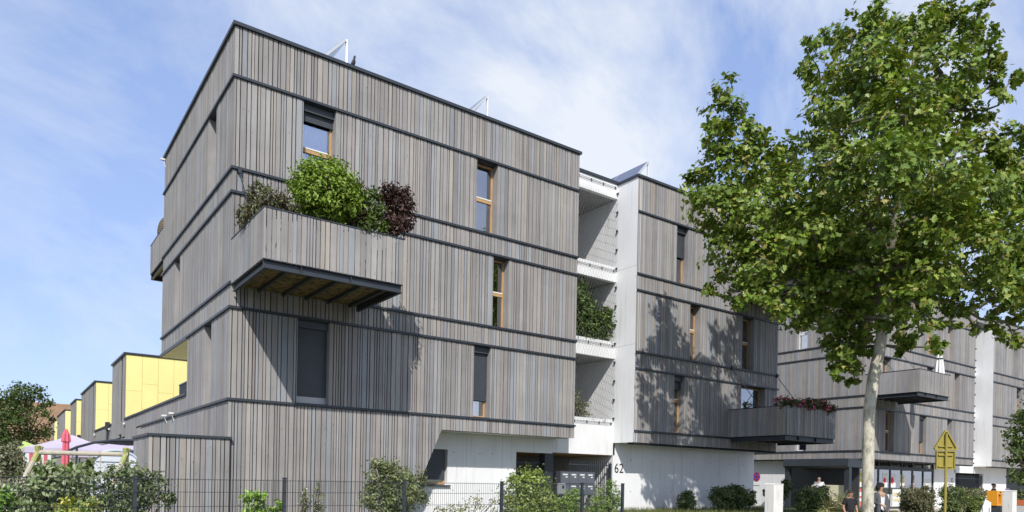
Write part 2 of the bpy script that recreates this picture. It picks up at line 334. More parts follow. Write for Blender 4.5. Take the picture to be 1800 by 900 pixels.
        if curtain:
            cm = MB(); k = i0; j = 0
            while k < i0 + (i1 - i0) * curtain[0]:
                d = dep + .075 + (.012 if j % 2 else 0); cm.fbox(fc, k, k + .04, d, d + .012, z0 + .05, z0 + (z1 - z0) * curtain[1]); k += .042; j += 1
            cm.build('curtain', CURT, wn)
        return wn
    def balcony(s, x0, x1, yw, yf, zt, single=False, rods=True, seed=0):
        """hanging balcony from wall line yw out to yf, rail top zt"""
        rg = random.Random(seed + 9); sg = -1 if yf < yw else 1; z0 = zt - 1.12
        st = MB(); a, b = sorted((yw, yf)); zs0, zs1 = z0 - .2, z0 - .005
        def chan(ax, p, a0, a1, outw):                       # steel channel: web and two flanges
            if ax == 'y': st.box(a0, a1, min(p, p - outw * .012), max(p, p - outw * .012), zs0, zs1); [st.box(a0, a1, min(p, p + outw * .07), max(p, p + outw * .07), z, z + .016) for z in (zs0, zs1 - .016)]
            else: st.box(min(p, p - outw * .012), max(p, p - outw * .012), a0, a1, zs0, zs1); [st.box(min(p, p + outw * .07), max(p, p + outw * .07), a0, a1, z, z + .016) for z in (zs0, zs1 - .016)]
        fo = yf - sg * .09
        chan('y', fo, x0 + .02, x1 - .02, sg); chan('x', x0 + .09, a + .1, b - .1, -1); chan('x', x1 - .09, a + .1, b - .1, 1)
        k = x0 + .62
        while k < x1 - .2: st.box(k, k + .06, a + .1, b - .1, zs0 + .08, zs1 - .03); k += .6
        for k in (.25, .6): st.box(x0 + (x1 - x0) * k, x0 + (x1 - x0) * k + .014, *sorted((fo, fo + sg * .06)), zs0 + .017, zs1 - .017)
        B = st.build('balcony', METAL, s.root)
        dk = MB(); k = a + (.12 if sg < 0 else -.0)
        e_ = b - (.0 if sg < 0 else .12)
        while k < e_ - .02: dk.box(x0 + .1, x1 - .1, k, min(k + .125, e_), zs1 - .028, zs1 + .012, tint=(.2, .15, .08)); k += .135
        dk.build('deck', DECK, B, origin=ORG[s.root.name])
        join = MB()
        def put(m):
            if single: o = m.build('board', WOOD, B, origin=ORG[s.root.name])
            else: join.add(m.v, m.f); join.t[-len(m.v):] = m.t
        for q0, q1 in board_runs(rg, x0, x1, ()):
            d = rg.uniform(-.003, .003); put(MB().box(q0, q1 - rg.uniform(.016, .027), *sorted((yf + d, yf - sg * .022)), z0, zt - .025, tone(rg)))
        for xx, dr in ((x0, 1), (x1, -1)):
            for q0, q1 in board_runs(rg, a + (.03 if sg < 0 else .0), b - (.0 if sg < 0 else .03), ()):
                put(MB().box(*sorted((xx, xx + dr * .022)), q0, q1 - .006, z0, zt - .025, tone(rg)))
        if not single: join.build('boards', WOOD, B, origin=ORG[s.root.name], stuff=True)
        cp = MB().box(x0 - .012, x1 + .012, *sorted((yf + sg * .012, yf - sg * .05)), zt - .024, zt + .004)
        for xx, dr in ((x0, 1), (x1, -1)): cp.box(*sorted((xx - dr * .012, xx + dr * .05)), *sorted((yw, yf - sg * .05)), zt - .024, zt + .004)
        cp.build('rail_cap', METAL, B, origin=ORG[s.root.name])
        if rods:
            for xx in (x0 + .15, x1 - .12):
                m = MB().tube([(xx, yw + sg * .0, zt + 1.72), (xx, yf - sg * .35, z0 - .05)], .014, 6); m.box(xx - .04, xx + .04, *sorted((yw, yw + sg * .09)), zt + 1.64, zt + 1.78); m.build('tie_rod', METAL, B, origin=ORG[s.root.name])
        return B
def front_tiers(b, y, x0, x1, ops, lo=None, right_band=0, left_wrap=True):
    fc = ('y', y)
    for i, (z0, z1) in enumerate(TIER[:6]): b.clad(fc, x0, x1, z0, z1, ops.get(i, ()), top=(i == 0))
def number(txt, loc, size, parent):
    c = bpy.data.curves.new('house_number', 'FONT'); c.body = txt; c.size = size; c.extrude = .006; c.space_character = 1.08
    o = bpy.data.objects.new('house_number', c); COL.objects.link(o); me = bpy.data.meshes.new_from_object(o); bpy.data.objects.remove(o)
    for v in me.vertices: x, y, z = v.co; v.co = (x * 1.12, -z, y * 1.22)
    o = bpy.data.objects.new('house_number', me); me.materials.append(mat('number_black', (.02, .02, .022), .4)); COL.objects.link(o); o.parent = parent; o.location = Vector(loc) - ORG[parent.name]; ORG[o.name] = Vector(loc)
def net(b, x0, x1, y, z0, z1, step=.13):
    m = MB(); h = z1 - z0; sl = .42
    def wire(p, q): m.tube([p, q], .003, 3, cap=False)
    k = -h * sl
    while k < (x1 - x0):
        for sgn in (1, -1):
            pa, pb = (x0 + k, z0), (x0 + k + h * sl, z1)
            if sgn < 0: pa, pb = (x1 - k, z0), (x1 - k - h * sl, z1)
            pts = []
            (ax, az), (bx, bz) = pa, pb; t0, t1 = 0., 1.
            for lo_, hi_ in ((x0, x1),):
                dx = bx - ax
                if abs(dx) > 1e-6:
                    ta, tb = sorted(((lo_ - ax) / dx, (hi_ - ax) / dx)); t0, t1 = max(t0, ta), min(t1, tb)
            if t1 > t0 + .01: wire((ax + (bx - ax) * t0, y, az + h * t0), (ax + (bx - ax) * t1, y, az + h * t1))
        k += step
    m.build('cable_net', STEEL, b.root, stuff=True)
    c = MB(); z = z0 + .1
    while z < z1:
        for x in (x1 - .02,): c.box(x - .02, x + .02, y - .03, y + .05, z, z + .07)
        z += .7
    c.build('net_clips', METAL, b.root, stuff=True)
def loggia(b, x0, x1, yf, yb, zl):
    """concrete balconies between two timber blocks; zl = (bottom, top) of each parapet"""
    y1 = yf + 1.05
    for i, (za, zb_) in enumerate(zl):
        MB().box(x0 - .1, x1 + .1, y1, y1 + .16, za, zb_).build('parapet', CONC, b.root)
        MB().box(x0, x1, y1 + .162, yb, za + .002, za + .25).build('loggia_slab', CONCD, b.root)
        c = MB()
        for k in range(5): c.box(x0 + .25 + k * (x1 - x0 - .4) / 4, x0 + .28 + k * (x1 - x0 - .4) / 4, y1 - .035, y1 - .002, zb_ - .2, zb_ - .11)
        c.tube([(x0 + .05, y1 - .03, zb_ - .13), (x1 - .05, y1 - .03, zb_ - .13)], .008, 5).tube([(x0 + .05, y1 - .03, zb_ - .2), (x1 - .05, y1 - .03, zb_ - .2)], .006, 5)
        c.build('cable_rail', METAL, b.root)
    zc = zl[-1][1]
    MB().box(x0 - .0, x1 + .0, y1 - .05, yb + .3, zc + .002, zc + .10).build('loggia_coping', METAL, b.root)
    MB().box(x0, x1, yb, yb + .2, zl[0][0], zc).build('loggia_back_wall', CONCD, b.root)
    dr = MB().box(x0 + .7, x0 + 1.6, yb - .05, yb - .002, 0, 0)
    for i in range(len(zl) - 1): MB().box(x0 + .6, x0 + 1.55, yb - .06, yb - .004, zl[i][0] + .26, zl[i][0] + 2.35).build('flat_door', METAL, b.root)

# ---- building with number 62: corner block, open concrete loggia, second block
root = thing('apartment_building', 'large grey timber apartment block with hanging balconies, white base and the number 62', 'building', (0, 0, 0))
b = Bld(root, 5); FX = ('y', 0); LX = ('x', 0); XE = 11.25; YE = 9.28; X2, X2E = 14.05, 22.8
front_tiers(b, 0, 0, XE, {1: [(1.72, 2.64), (7.11, 7.92)], 3: [(1.72, 2.64), (7.78, 8.41)], 5: [(1.68, 2.58), (7.13, 7.78)]})
zbf = lambda x: .32 if x <= 4.87 else (3.03 if x >= 6.06 else .32 + (x - 4.87) / 1.19 * 2.71)
b.clad(FX, 0, XE, .3, TIER[6][1], zb=zbf, back=False)
b.back.box(.03, 4.85, .028, .33, .3, 3.48).box(6.08, XE, .028, .33, 3.045, 3.48).prism([(4.85, .3), (6.08, 3.045), (6.08, 3.479), (4.85, 3.479)], 'y', .029, .33)
front_tiers(b, 0, X2 + .012, X2E, {1: [(16.17, 16.86), (20.27, 21.1)], 3: [(17.0, 17.65), (20.27, 21.1)], 5: [(16.17, 16.8), (20.27, 21.95)]})
b.clad(FX, X2 + .012, X2E, 3.03, TIER[6][1])
for i, ops in ((0, ()), (1, [(1.78, 2.6)]), (2, ()), (3, [(6.3, 7.15)]), (4, ())): b.clad(LX, .026, YE, *TIER[i], ops)
b.clad(LX, .026, 4.9, *TIER[5], [(1.9, 2.75)]); b.clad(LX, .026, 14.8, .3, TIER[6][1]); b.clad(LX, 4.92, 14.8, BZ[5], 3.96)
# flashings
b.band('coping', [(FX, -.06, XE + .05, -.06, .36, T0 - .085, T0)]); b.band('coping', [(LX, .361, YE + .05, -.06, .36, T0 - .085, T0)])
b.band('coping', [(FX, X2 - .05, X2E + .05, -.06, .36, T0 - .085, T0)]); b.band('coping', [(('x', X2), .361, 1.0, -.05, .36, T0 - .085, T0)])
for z in BZ:
    b.band('flashing', [(FX, -.05, XE + .005, -.05, .03, z - .062, z)]); b.band('flashing', [(FX, X2 + .03, X2E + .05, -.05, .03, z - .062, z)])
    b.band('flashing', [(LX, .031, 13.45 if z == BZ[5] else 4.9 if z == BZ[4] else YE + .04, -.05, .03, z - .062, z)])
b.band('flashing', [(LX, 4.9, YE + .04, -.05, .002, 5.66, 5.752)])
b.band('parapet_coping', [(LX, 4.91, 14.85, -.05, .36, 3.962, 4.03)])
# windows
def WF(tier, x0, x1, **k): b.window(FX, x0, x1, TIER[tier][0], TIER[tier][1], **k)
WF(1, 1.72, 2.64, shut=.42, transom=10.24, curtain=(.95, .8)); WF(1, 7.11, 7.92, transom=10.28, curtain=(1, .42)); WF(3, 1.72, 2.64, shut=2.1)
WF(3, 7.78, 8.41, transom=7.45, curtain=(1, .45)); WF(5, 1.68, 2.58, shut=1.95, sill=.24); WF(5, 7.13, 7.78, shut=1.66, curtain=(.5, .5))
WF(1, 16.17, 16.86, shut=1.1, curtain=(.7, .9)); WF(1, 20.27, 21.1, transom=10.2); WF(3, 17.0, 17.65, transom=7.56, curtain=(.6, .5)); WF(3, 20.27, 21.1, transom=7.5, curtain=(.5, .5))
WF(5, 16.17, 16.8, shut=.5, transom=4.76, curtain=(.4, .4)); WF(5, 20.27, 21.95, curtain=(.55, .95))
for t_, y0, y1 in ((1, 1.78, 2.6), (3, 6.3, 7.15), (5, 1.9, 2.75)): b.window(LX, y0, y1, *TIER[t_], transom=TIER[t_][0] + 1.1)
# concrete: base walls, soffits, return walls
def CB(name, *boxes, m=CONC):
    q = MB()
    for x in boxes: q.box(*x)
    return q.build(name, m, root)
CB('base_wall', (4.6, 5.85, 1.05, 1.3, .2, 3.03), (6.9, 9.58, 1.05, 1.3, .2, 3.03), (5.85, 6.9, 1.05, 1.3, 2.5, 3.03), (5.85, 6.9, 1.05, 1.3, .2, 1.38), (9.58, 11.15, 1.05, 1.3, 2.53, 3.03))
CB('base_wall', (14.06, 22.7, 1.05, 1.3, .2, 3.03)); CB('soffit', (4.9, XE, .34, 6, 3.035, 3.2)); CB('soffit', (X2 + .26, X2E - .01, .34, 6, 3.034, 3.2))
CB('return_wall', (X2, X2 + .25, .008, 5, 3.03, T0 - .086)); CB('end_wall', (XE - .25, XE - .003, .335, YE, 3.2, T0 - .09)); CB('end_wall', (X2E - .25, X2E - .003, .335, YE, 3.21, T0 - .09), m=BACK); CB('base_wall', (22.45, 22.7, 1.301, YE, .2, 3.03))
CB('rear_wall', (.34, XE - .26, YE - .25, YE - .02, 5.76, T0 - .09), m=CONCD); CB('rear_wall', (.34, X2E, 4.9, 5.1, .2, 5.7)); CB('rear_wall', (X2 + .3, X2E - .3, YE - .25, YE - .02, .2, T0 - .09), m=CONCD)  # the wall facing the terrace is white to bounce light there
CB('roof_slab', (.34, XE - .02, .34, YE - .02, 12.3, 12.5), m=CONCD); CB('roof_slab', (X2 + .26, X2E - .26, .34, YE - .02, 12.3, 12.5), m=CONCD); CB('terrace_floor', (.34, 11, 5.1, 14.8, 3.3, 3.45), m=mat('pale_bounce_floor', (.62, .60, .55), .9, noise=((20, 20, 20), .2)))  # terrace floor, out of view, made pale to bounce light onto the yellow soffit
for i in range(9):
    for j in range(4): CB('soffit_panel', (.004 + i * 1.2, .004 + i * 1.2 + 1.19, 4.92 + j * 1.08, 4.92 + j * 1.08 + 1.07, 5.655, 5.68), m=YEL)
q = MB(); y = 5.0
while y < 6.36: q.box(.06, .09, y, y + .03, 4.03, 4.38); y += .11
q.box(.05, .1, 5.0, 6.37, 4.38, 4.42); q.build('terrace_rail', METAL, root)
loggia(b, XE + .005, X2 - .005, 0, 4.6, [(2.57, 3.9), (6.18, 6.8), (9.05, 9.6), (12.16, 12.7)]); net(b, XE + .02, X2 - .03, .99, 3.8, 12.3)
for x in (7.6, 9.0, 15.6, 17.9, 20.3): CB('formwork_joint', (x, x + .008, 1.046, 1.049, .4, 3.02), m=mat('joint_grey', (.5, .5, .49), .9))
for x in (7.1, 8.1, 8.6, 15.0, 16.2, 17.3, 18.5, 19.7, 20.9, 21.9):
    for z in (1.2, 2.4): CB('tie_hole', (x, x + .035, 1.045, 1.0495, z, z + .035), m=mat('hole_grey', (.22, .22, .21), .9))
for z in (6.6, 9.45): CB('formwork_joint', (X2 - .004, X2 - .001, .01, 1.04, z, z + .01), m=mat('joint_grey'))
# low window in the base wall
lw = MB().box(5.87, 6.88, 1.2, 1.26, 1.4, 1.46).box(5.87, 5.93, 1.2, 1.26, 1.46, 2.5).box(6.82, 6.88, 1.2, 1.26, 1.46, 2.5).build('window', FRAME, root)
MB().box(5.93, 6.82, 1.23, 1.24, 1.46, 2.5).build('pane', GLASS, lw); q = MB(); z = 2.49
while z > 1.55: q.box(5.9, 6.86, 1.15, 1.17, z - .04, z); q.box(5.9, 6.86, 1.16, 1.175, z - .05, z - .04); z -= .05
q.build('shutter', SHUT, lw); MB().box(5.75, 6.98, .96, 1.2, 1.34, 1.378).build('sill', METAL, root); MB().box(5.6, 7.1, 2.2, 2.25, .6, 3).build('room_wall', BACK, lw)
# entrance
CB('entrance_ceiling', (9.58, 14.05, 1.31, 4.6, 2.53, 2.565), m=mat('plywood', (.40, .23, .10), .7, noise=((2, 8, 2), .2)))
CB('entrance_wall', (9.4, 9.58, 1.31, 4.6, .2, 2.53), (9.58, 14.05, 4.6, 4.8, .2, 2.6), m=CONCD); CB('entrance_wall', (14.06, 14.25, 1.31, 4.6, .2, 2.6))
CB('entrance_door', (10.2, 11.2, 4.5, 4.595, .5, 2.5), m=METAL); CB('entrance_column', (10.87, 11.25, 1.12, 1.42, .3, 2.53), m=METAL)
number('62', (14.14, 1.045, 1.92), .42, root)
b.balcony(0, 3.36, 0, -2.69, 7.40, single=True, seed=1); b.balcony(19.45, 22.8, 0, -2.69, 4.60, seed=2); b.balcony(19.45, 22.8, 0, -2.69, 10.29, seed=3, rods=False)
b.balcony(0, 3.36, YE, 11.97, 10.29, seed=4, rods=False)
for k, (y, z) in enumerate(((8.03, 3.50), (6.77, 3.50), (9.15, 12.55))):
    q = MB().box(-.16, -.02, y - .05, y + .05, z, z + .05).tube([(0, y, z - .22), (-.08, y, z + .01)], .012, 5); q.build('wall_light', WHITE, root)
b.finish()

# gate, letter boxes, intercom of the entrance
gt = thing('entrance_gate', 'grey steel bar gate closing the recessed entrance beside number 62', 'gate', (12.9, 1.1, gz(13, 1)))
q = MB(); x = 12.0
while x < 14.0: q.box(x, x + .018, 1.10, 1.118, .5, 2.32); x += .1
q.build('bars', METAL, gt); MB().box(11.95, 14.0, 1.085, 1.135, 2.16, 2.20).box(11.95, 14.0, 1.085, 1.135, .58, .62).build('gate_rail', METAL, gt); MB().box(13.95, 14.03, 1.07, 1.15, .4, 2.26).build('gate_post', METAL, gt)
gt = thing('entrance_gate', 'dark steel bar gate in the shade left of the entrance column', 'gate', (10.2, 1.3, gz(10, 1)))
q = MB(); x = 9.65
while x < 10.86: q.box(x, x + .018, 1.30, 1.318, .5, 2.3); x += .1
q.build('bars', METAL, gt); MB().box(9.6, 10.86, 1.285, 1.335, 2.16, 2.20).box(9.6, 10.86, 1.285, 1.335, .58, .62).build('gate_rail', METAL, gt)
mbx = thing('letter_box_block', 'grey block of letter boxes with white name labels in the entrance', 'letter boxes', (12.1, .9, gz(12, 1)))
MB().box(11.3, 12.92, .78, 1.02, 1.08, 1.92).box(11.5, 11.56, .86, .92, .45, 1.08).box(12.7, 12.76, .86, .92, .45, 1.08).build('casing', SHUT, mbx)
for i in range(4):
    for j in range(2):
        x = 11.33 + i * .395; z = 1.5 - j * .41
        d = MB().box(x, x + .38, .764, .779, z, z + .39).build('letter_box_door', mat('box_grey', (.10, .115, .135), .45), mbx)
        if i or not j: MB().box(x + .08, x + .29, .758, .763, z + .28, z + .325).box(x + .2, x + .29, .758, .763, z + .2, z + .235).build('label_plate', WHITE, d)
ic = thing('intercom_pillar', 'small grey intercom panel on a dark post before the letter boxes', 'intercom', (11.0, .4, gz(11, 0)))
MB().box(10.93, 11.07, .34, .46, .4, 1.2).build('post', METAL, ic); MB().box(10.8, 11.15, .3, .338, 1.12, 1.5).build('panel', mat('intercom_grey', (.3, .31, .32), .4, .3), ic); MB().box(11.0, 11.08, .29, .299, 1.32, 1.42).build('screen', BACK, ic)

# low timber annex before the left wall
an = thing('timber_annex', 'low flat topped timber annex built against the left wall of the corner block', 'annex', (-.86, 1.1, gz(-1, 1)))
a_ = Bld(an, 21); a_.clad(('y', -.1), -1.76, .05, .3, 2.45); a_.clad(('x', -1.76), -.074, 2.24, .3, 2.45)
MB().box(-1.8, .07, -.14, .2, 2.452, 2.51).box(-1.8, -1.5, .201, 2.26, 2.452, 2.51).build('coping', METAL, an); MB().box(-1.5, -.06, .2, 2.2, .3, 2.4).build('core', BACK, an); a_.finish(60)

# ---- building with number 32: the same kind of block further along the street, then its neighbour
OX, OY = 31.8, .9
root = thing('apartment_building', 'grey timber apartment block with a shop below and the number 32, behind the plane tree', 'building', (OX, OY, 0))
b = Bld(root, 8); FX = ('y', OY); LX = ('x', OX); XE = 45.05; YE = OY + 9.28; X2, X2E = 47.8, 58.0
front_tiers(b, OY, OX, XE, {1: [(33.5, 34.4), (38.6, 39.4), (41.35, 42.15)], 3: [(33.6, 34.5), (38.6, 39.4), (42.16, 42.9)], 5: [(33.98, 34.95), (37.78, 38.7), (41.3, 42.0)]})
b.clad(FX, OX, XE, 3.03, TIER[6][1])
front_tiers(b, OY, X2 + .012, X2E, {1: [(51.1, 51.9)], 3: [(51.67, 52.6)], 5: [(51.1, 51.9)]}); b.clad(FX, X2 + .012, X2E, 3.03, TIER[6][1])
for i, ops in ((0, ()), (1, [(4.18, 4.86)]), (2, ()), (3, ()), (4, ()), (5, [(4.15, 4.86), (6.05, 6.6)])): b.clad(LX, OY + .026, YE, *TIER[i], ops)
b.clad(LX, OY + .026, YE, 3.03, TIER[6][1])
b.band('coping', [(FX, OX - .06, XE + .05, -.06, .36, T0 - .085, T0)]); b.band('coping', [(LX, OY + .361, YE + .05, -.06, .36, T0 - .085, T0)]); b.band('coping', [(FX, X2 - .05, X2E, -.06, .36, T0 - .085, T0)])
for z in BZ:
    b.band('flashing', [(FX, OX - .05, XE + .005, -.05, .03, z - .062, z)]); b.band('flashing', [(FX, X2 + .03, X2E, -.05, .03, z - .062, z)]); b.band('flashing', [(LX, OY + .031, YE + .04, -.05, .03, z - .062, z)])
for t_, x0, x1, k in ((1, 33.5, 34.4, {}), (1, 38.6, 39.4, dict(transom=10.2)), (1, 41.35, 42.15, dict(transom=10.2)), (3, 33.6, 34.5, {}), (3, 38.6, 39.4, dict(shut=.5)), (3, 42.16, 42.9, dict(transom=7.5)), (5, 33.98, 34.95, dict(transom=4.6)), (5, 37.78, 38.7, dict(shut=1.45)), (5, 41.3, 42.0, dict(transom=4.6)), (1, 51.1, 51.9, {}), (3, 51.67, 52.6, dict(shut=.6)), (5, 51.1, 51.9, {})): WF(t_, x0, x1, **k)
b.window(LX, 4.18, 4.86, *TIER[1], transom=10.1, curtain=(.5, .95), dep=.2, frame=WHITE); b.window(LX, 4.15, 4.86, *TIER[5], transom=4.6, dep=.2, frame=WHITE); b.window(LX, 6.05, 6.6, *TIER[5], dep=.2, frame=WHITE)
CB('base_wall', (OX + .5, OX + .75, 5.4, YE, .2, 3.03)); CB('soffit', (OX + .34, XE - .26, OY + .34, YE, 3.034, 3.2)); CB('soffit', (X2 + .26, X2E, OY + .34, 6, 3.034, 3.2))
CB('base_wall', (42.2, 45.1, 1.95, 2.2, .2, 3.03)); CB('base_wall', (49.35, 53.2, 1.95, 2.2, .2, 3.03)); CB('return_wall', (X2, X2 + .25, OY + .008, 6, 3.03, T0 - .086)); CB('end_wall', (XE - .25, XE - .003, OY + .335, YE, 3.2, T0 - .09))
CB('rear_wall', (OX + .34, X2E, YE - .25, YE - .02, .2, T0 - .09), m=CONCD); CB('roof_slab', (OX + .34, X2E, OY + .34, YE - .02, 12.3, 12.5), m=CONCD)
loggia(b, XE + .005, X2 - .005, OY, OY + 4.2, [(2.57, 3.9), (6.18, 6.8), (9.05, 9.6), (12.16, 12.7)])
c = MB(); z = 3.1
while z < 12.4: c.box(XE - .03, XE + .05, OY + .99, OY + 1.04, z, z + .1); c.box(XE + .01, XE + .06, OY - .03, OY + .02, z, z + .1); z += .72
c.build('net_clips', METAL, root, stuff=True)
CB('entrance_wall', (45.1, 58, 4.6, 4.8, .2, 3.1), m=CONCD); CB('side_shop_wall', (53.2, 58, 2.3, 2.5, .2, 3.03), m=METAL)
q = MB(); x = 45.15
while x < 49.35: q.box(x, x + .02, 2.02, 2.04, .3, 2.45); x += .11
q.box(45.1, 49.35, 2.01, 2.05, 2.2, 2.24).box(45.1, 49.35, 2.01, 2.05, .4, .44).build('entrance_grille', METAL, root)
for i in range(5): CB('letter_box', (46.2 + i * .4, 46.57 + i * .4, 1.72, 1.98, 1.05, 1.45), m=SHUT); CB('label_plate', (46.28 + i * .4, 46.5 + i * .4, 1.712, 1.718, 1.33, 1.38), m=WHITE)
CB('porch_ceiling', (45.1, 53, 2.21, 4.6, 2.6, 2.65), m=CONCD); CB('entrance_lintel', (47.8, 49.35, 1.95, 2.2, 2.57, 3.03)); number('32', (44.42, 1.945, 1.93), .34, root)
b.balcony(OX, OX + 3.36, OY, OY - 2.69, 7.40, seed=11); b.finish(0)
# shop under it
q = MB(); gl = []; xs_ = [32.9 + i * 1.33 for i in range(8)]
for x in xs_: q.box(x - .05, x + .05, 2.0, 2.1, .3, 3.03)
q.box(32.85, 42.2, 1.99, 2.11, 2.55, 2.75).box(32.85, 42.2, 1.99, 2.11, .3, .42); sf = q.build('shop_front', METAL, root)
for x in xs_[:-1]: MB().box(x + .05, x + 1.28, 2.04, 2.052, .42, 2.55).build('pane', GLASS, sf)
PO = [(33.1, .5, .9, .95, (.55, .16, .10), (.72, .7, .66), 0), (34.5, .45, 1.0, .85, (.66, .72, .70), (.5, .55, .52), 0), (36.0, .45, 1.1, .7, (.72, .72, .70), (.66, .66, .64), 0), (37.2, .45, 1.0, 1.0, (.68, .68, .66), (.55, .5, .3), 0), (40.9, .6, 1.0, 1.5, (.66, .67, .66), (.6, .6, .58), 0), (33.05, 1.55, 1.1, .95, (.75, .72, .62), (.62, .50, .05), 0), (34.4, 1.5, .7, .9, (.7, .72, .75), (.1, .2, .55), 0), (36.05, 1.55, .55, .8, (.72, .72, .70), (.65, .05, .05), 1), (36.85, 1.55, .7, .8, (.72, .72, .74), (.65, .04, .05), 1), (38.1, 1.6, .5, .75, (.7, .7, .66), (.65, .5, .04), 0), (39.5, .9, .3, 1.4, (.5, .1, .06), (.6, .4, .05), 0)]
for x, z, wd, h, c1, c2, dot in PO:
    o = MB().box(x, x + wd, 2.03, 2.036, z, z + h).build('poster', mat('paper_%d' % int(x * 10 + z * 1000), c1, .7), sf); m2 = mat('ink_%d' % int(x * 10 + z * 1000), c2, .7)
    if dot: MB().prism([(x + wd * .4 + wd * .28 * math.cos(k * .5236), z + h * .5 + wd * .28 * math.sin(k * .5236)) for k in range(12)], 'y', 2.022, 2.029).build('print', m2, o)
    else: MB().box(x + wd * .12, x + wd * .88, 2.022, 2.029, z + h * .28, z + h * .45).box(x + wd * .12, x + wd * .8, 2.022, 2.029, z + h * .58, z + h * .8).build('print', m2, o)
CB('shop_counter', (33.1, 42.0, 4.6, 4.8, .3, 1.35), m=mat('counter_beige', (.55, .5, .38), .7)); CB('shop_back_wall', (32.6, 42.2, 6.8, 7.0, .3, 3.03), m=CONCD)
for i in range(5): CB('goods_shelf', (33.3 + i * 1.8, 34.6 + i * 1.8, 5.2, 5.6, .3, 1.7), m=mat('shelf_%d' % (i % 3), [(.5, .48, .34), (.5, .2, .12), (.55, .55, .55)][i % 3], .7))
# shop porch with its roller housing
po = MB().box(30.7, OX + .48, 1.05, 4.75, 2.56, 3.0).prism([(30.55, 2.62), (30.7, 2.5), (30.7, 3.0), (30.6, 3.0)], 'y', 1.05, 4.75)
po = po.build('porch_roof', METAL, root); MB().box(30.72, 30.98, 1.07, 1.33, .2, 2.56).build('porch_post', METAL, root); MB().box(30.72, 30.98, 4.5, 4.74, .2, 2.56).build('porch_post', METAL, root)
MB().box(OX + .5, OX + .6, 1.4, 5.4, .3, 2.56).build('porch_wall', mat('porch_dark', (.05, .055, .065), .35), root); MB().box(31.0, 31.1, 1.4, 3.3, .3, 1.62).build('porch_screen', mat('slat_beige', (.62, .60, .42), .7, noise=((2, 2, 20), .25)), root)
sg = thing('no_parking_sign', 'round blue and red no parking sign on the white wall beyond the timber block', 'sign', (OX + .48, 7.65, 1.7))
def disc(r, x, m, nm, c=(7.65, 2.03)): return MB().prism([(c[0] + r * math.cos(k * R(15)), c[1] + r * math.sin(k * R(15))) for k in range(24)], 'x', x, x + .006).build(nm, m, sg)
RED = mat('sign_red', (.5, .02, .03), .4); disc(.26, OX + .47, RED, 'disc'); disc(.205, OX + .462, mat('sign_blue', (.03, .06, .42), .4), 'blue_field')
for s_ in (1, -1): MB().add([(OX + .455, 7.65 + s_ * a - c_, 2.03 + a + c_ * s_) for a, c_ in ((-.15, -.025), (.15, -.025), (.15, .025), (-.15, .025))] + [(OX + .461, 7.65 + s_ * a - c_, 2.03 + a + c_ * s_) for a, c_ in ((-.15, -.025), (.15, -.025), (.15, .025), (-.15, .025))], [(0, 1, 2, 3), (4, 5, 6, 7), (0, 1, 5, 4), (2, 3, 7, 6), (0, 3, 7, 4), (1, 2, 6, 5)]).build('red_stroke', RED, sg)
MB().box(OX + .47, OX + .48, 7.4, 7.9, 1.52, 1.66).build('plate', WHITE, sg)

# ---- terraced houses with yellow gables behind
for i, (ya, yb, ba, bb) in enumerate(((14.87, 23.8, 18.05, 22.7), (23.85, 40.5, 30.65, 39.8), (40.55, 53, 44.1, 49.1), (53.05, 68, 55.7, 66.2), (68.05, 79, 71.3, 75.5))):
    od = ['nearest', 'second', 'third', 'fourth', 'farthest'][i]
    t = thing('terraced_house', f'{od} grey timber terraced house with a yellow gable wall', 'house', (0, ya, .4), 'terraced houses with yellow gables')
    h = Bld(t, 40 + i); h.clad(('x', 0), ya, yb, .3, 2.9); h.clad(('x', 0), ya, yb, 2.96, 3.96)
    sl_ = [(ba + .9, ba + 1.35)] + ([(bb - 2.4, bb - 2.0)] if bb - ba > 6 else [])
    h.clad(('x', -.03), ba, bb, 3.2, 6.93, sl_)
    MB().box(-.05, .36, ya, ba - .002, 3.962, 4.04).box(-.05, .36, bb + .002, yb, 3.962, 4.04).build('parapet_coping', METAL, t)
    MB().box(-.10, 6, ba - .06, ba + .3, 6.93, 7.02).box(-.10, .3, ba + .301, bb + .05, 6.93, 7.02).build('roof_coping', METAL, t)
    MB().box(.36, 6, ba + .03, bb, 3.5, 6.92).box(.36, 6, ya, yb, .3, 3.6).build('core', BACK, t); MB().box(-.05, .03, ya, yb, 2.9, 2.95).build('flashing', METAL, t)
    rg = random.Random(60 + i)
    for c_ in range(8):
        z = 3.55; x = -.0 + c_ * .665; ks = [4.0 + (.5 if c_ % 2 else 0), 5.3 + (.35 if c_ % 3 == 1 else 0) - (1.0 if c_ % 4 == 3 else 0), 6.925]
        for k in ks:
            if k > z + .2: MB().box(x + .004, x + .659, ba - .012, ba + .028, z + .004, k - .004).build('yellow_panel', YEL, t); z = k
    MB().tube([(-.1, yb - .12, .4), (-.1, yb - .12, 4.1)], .055, 8).box(-.2, 0, yb - .25, yb + .01, 3.75, 4.15).build('downpipe', METAL, t)
    for y in (ba - .15, yb - .45): MB().box(-.10, -.03, y - .05, y + .05, 3.74, 3.82).build('wall_light', WHITE, t)
    for a0, a1 in sl_: MB().box(.2, .21, a0, a1, 3.3, 6.9).build('pane', GLASS, t); MB().box(-.09, .1, a0 - .03, a1 + .03, 3.28, 3.34).build('sill', METAL, t)
    h.finish(0)
br = thing('tiled_house', 'brown tiled house behind the terraces at the far left', 'house', (-8, 90, .4))
q = MB()
MB().box(-22, 3, 90, 99, .3, 6.2).build('wall', mat('brown_brick', (.26, .17, .10), .9, noise=((1, 1, 8), .25)), br)
q = MB()
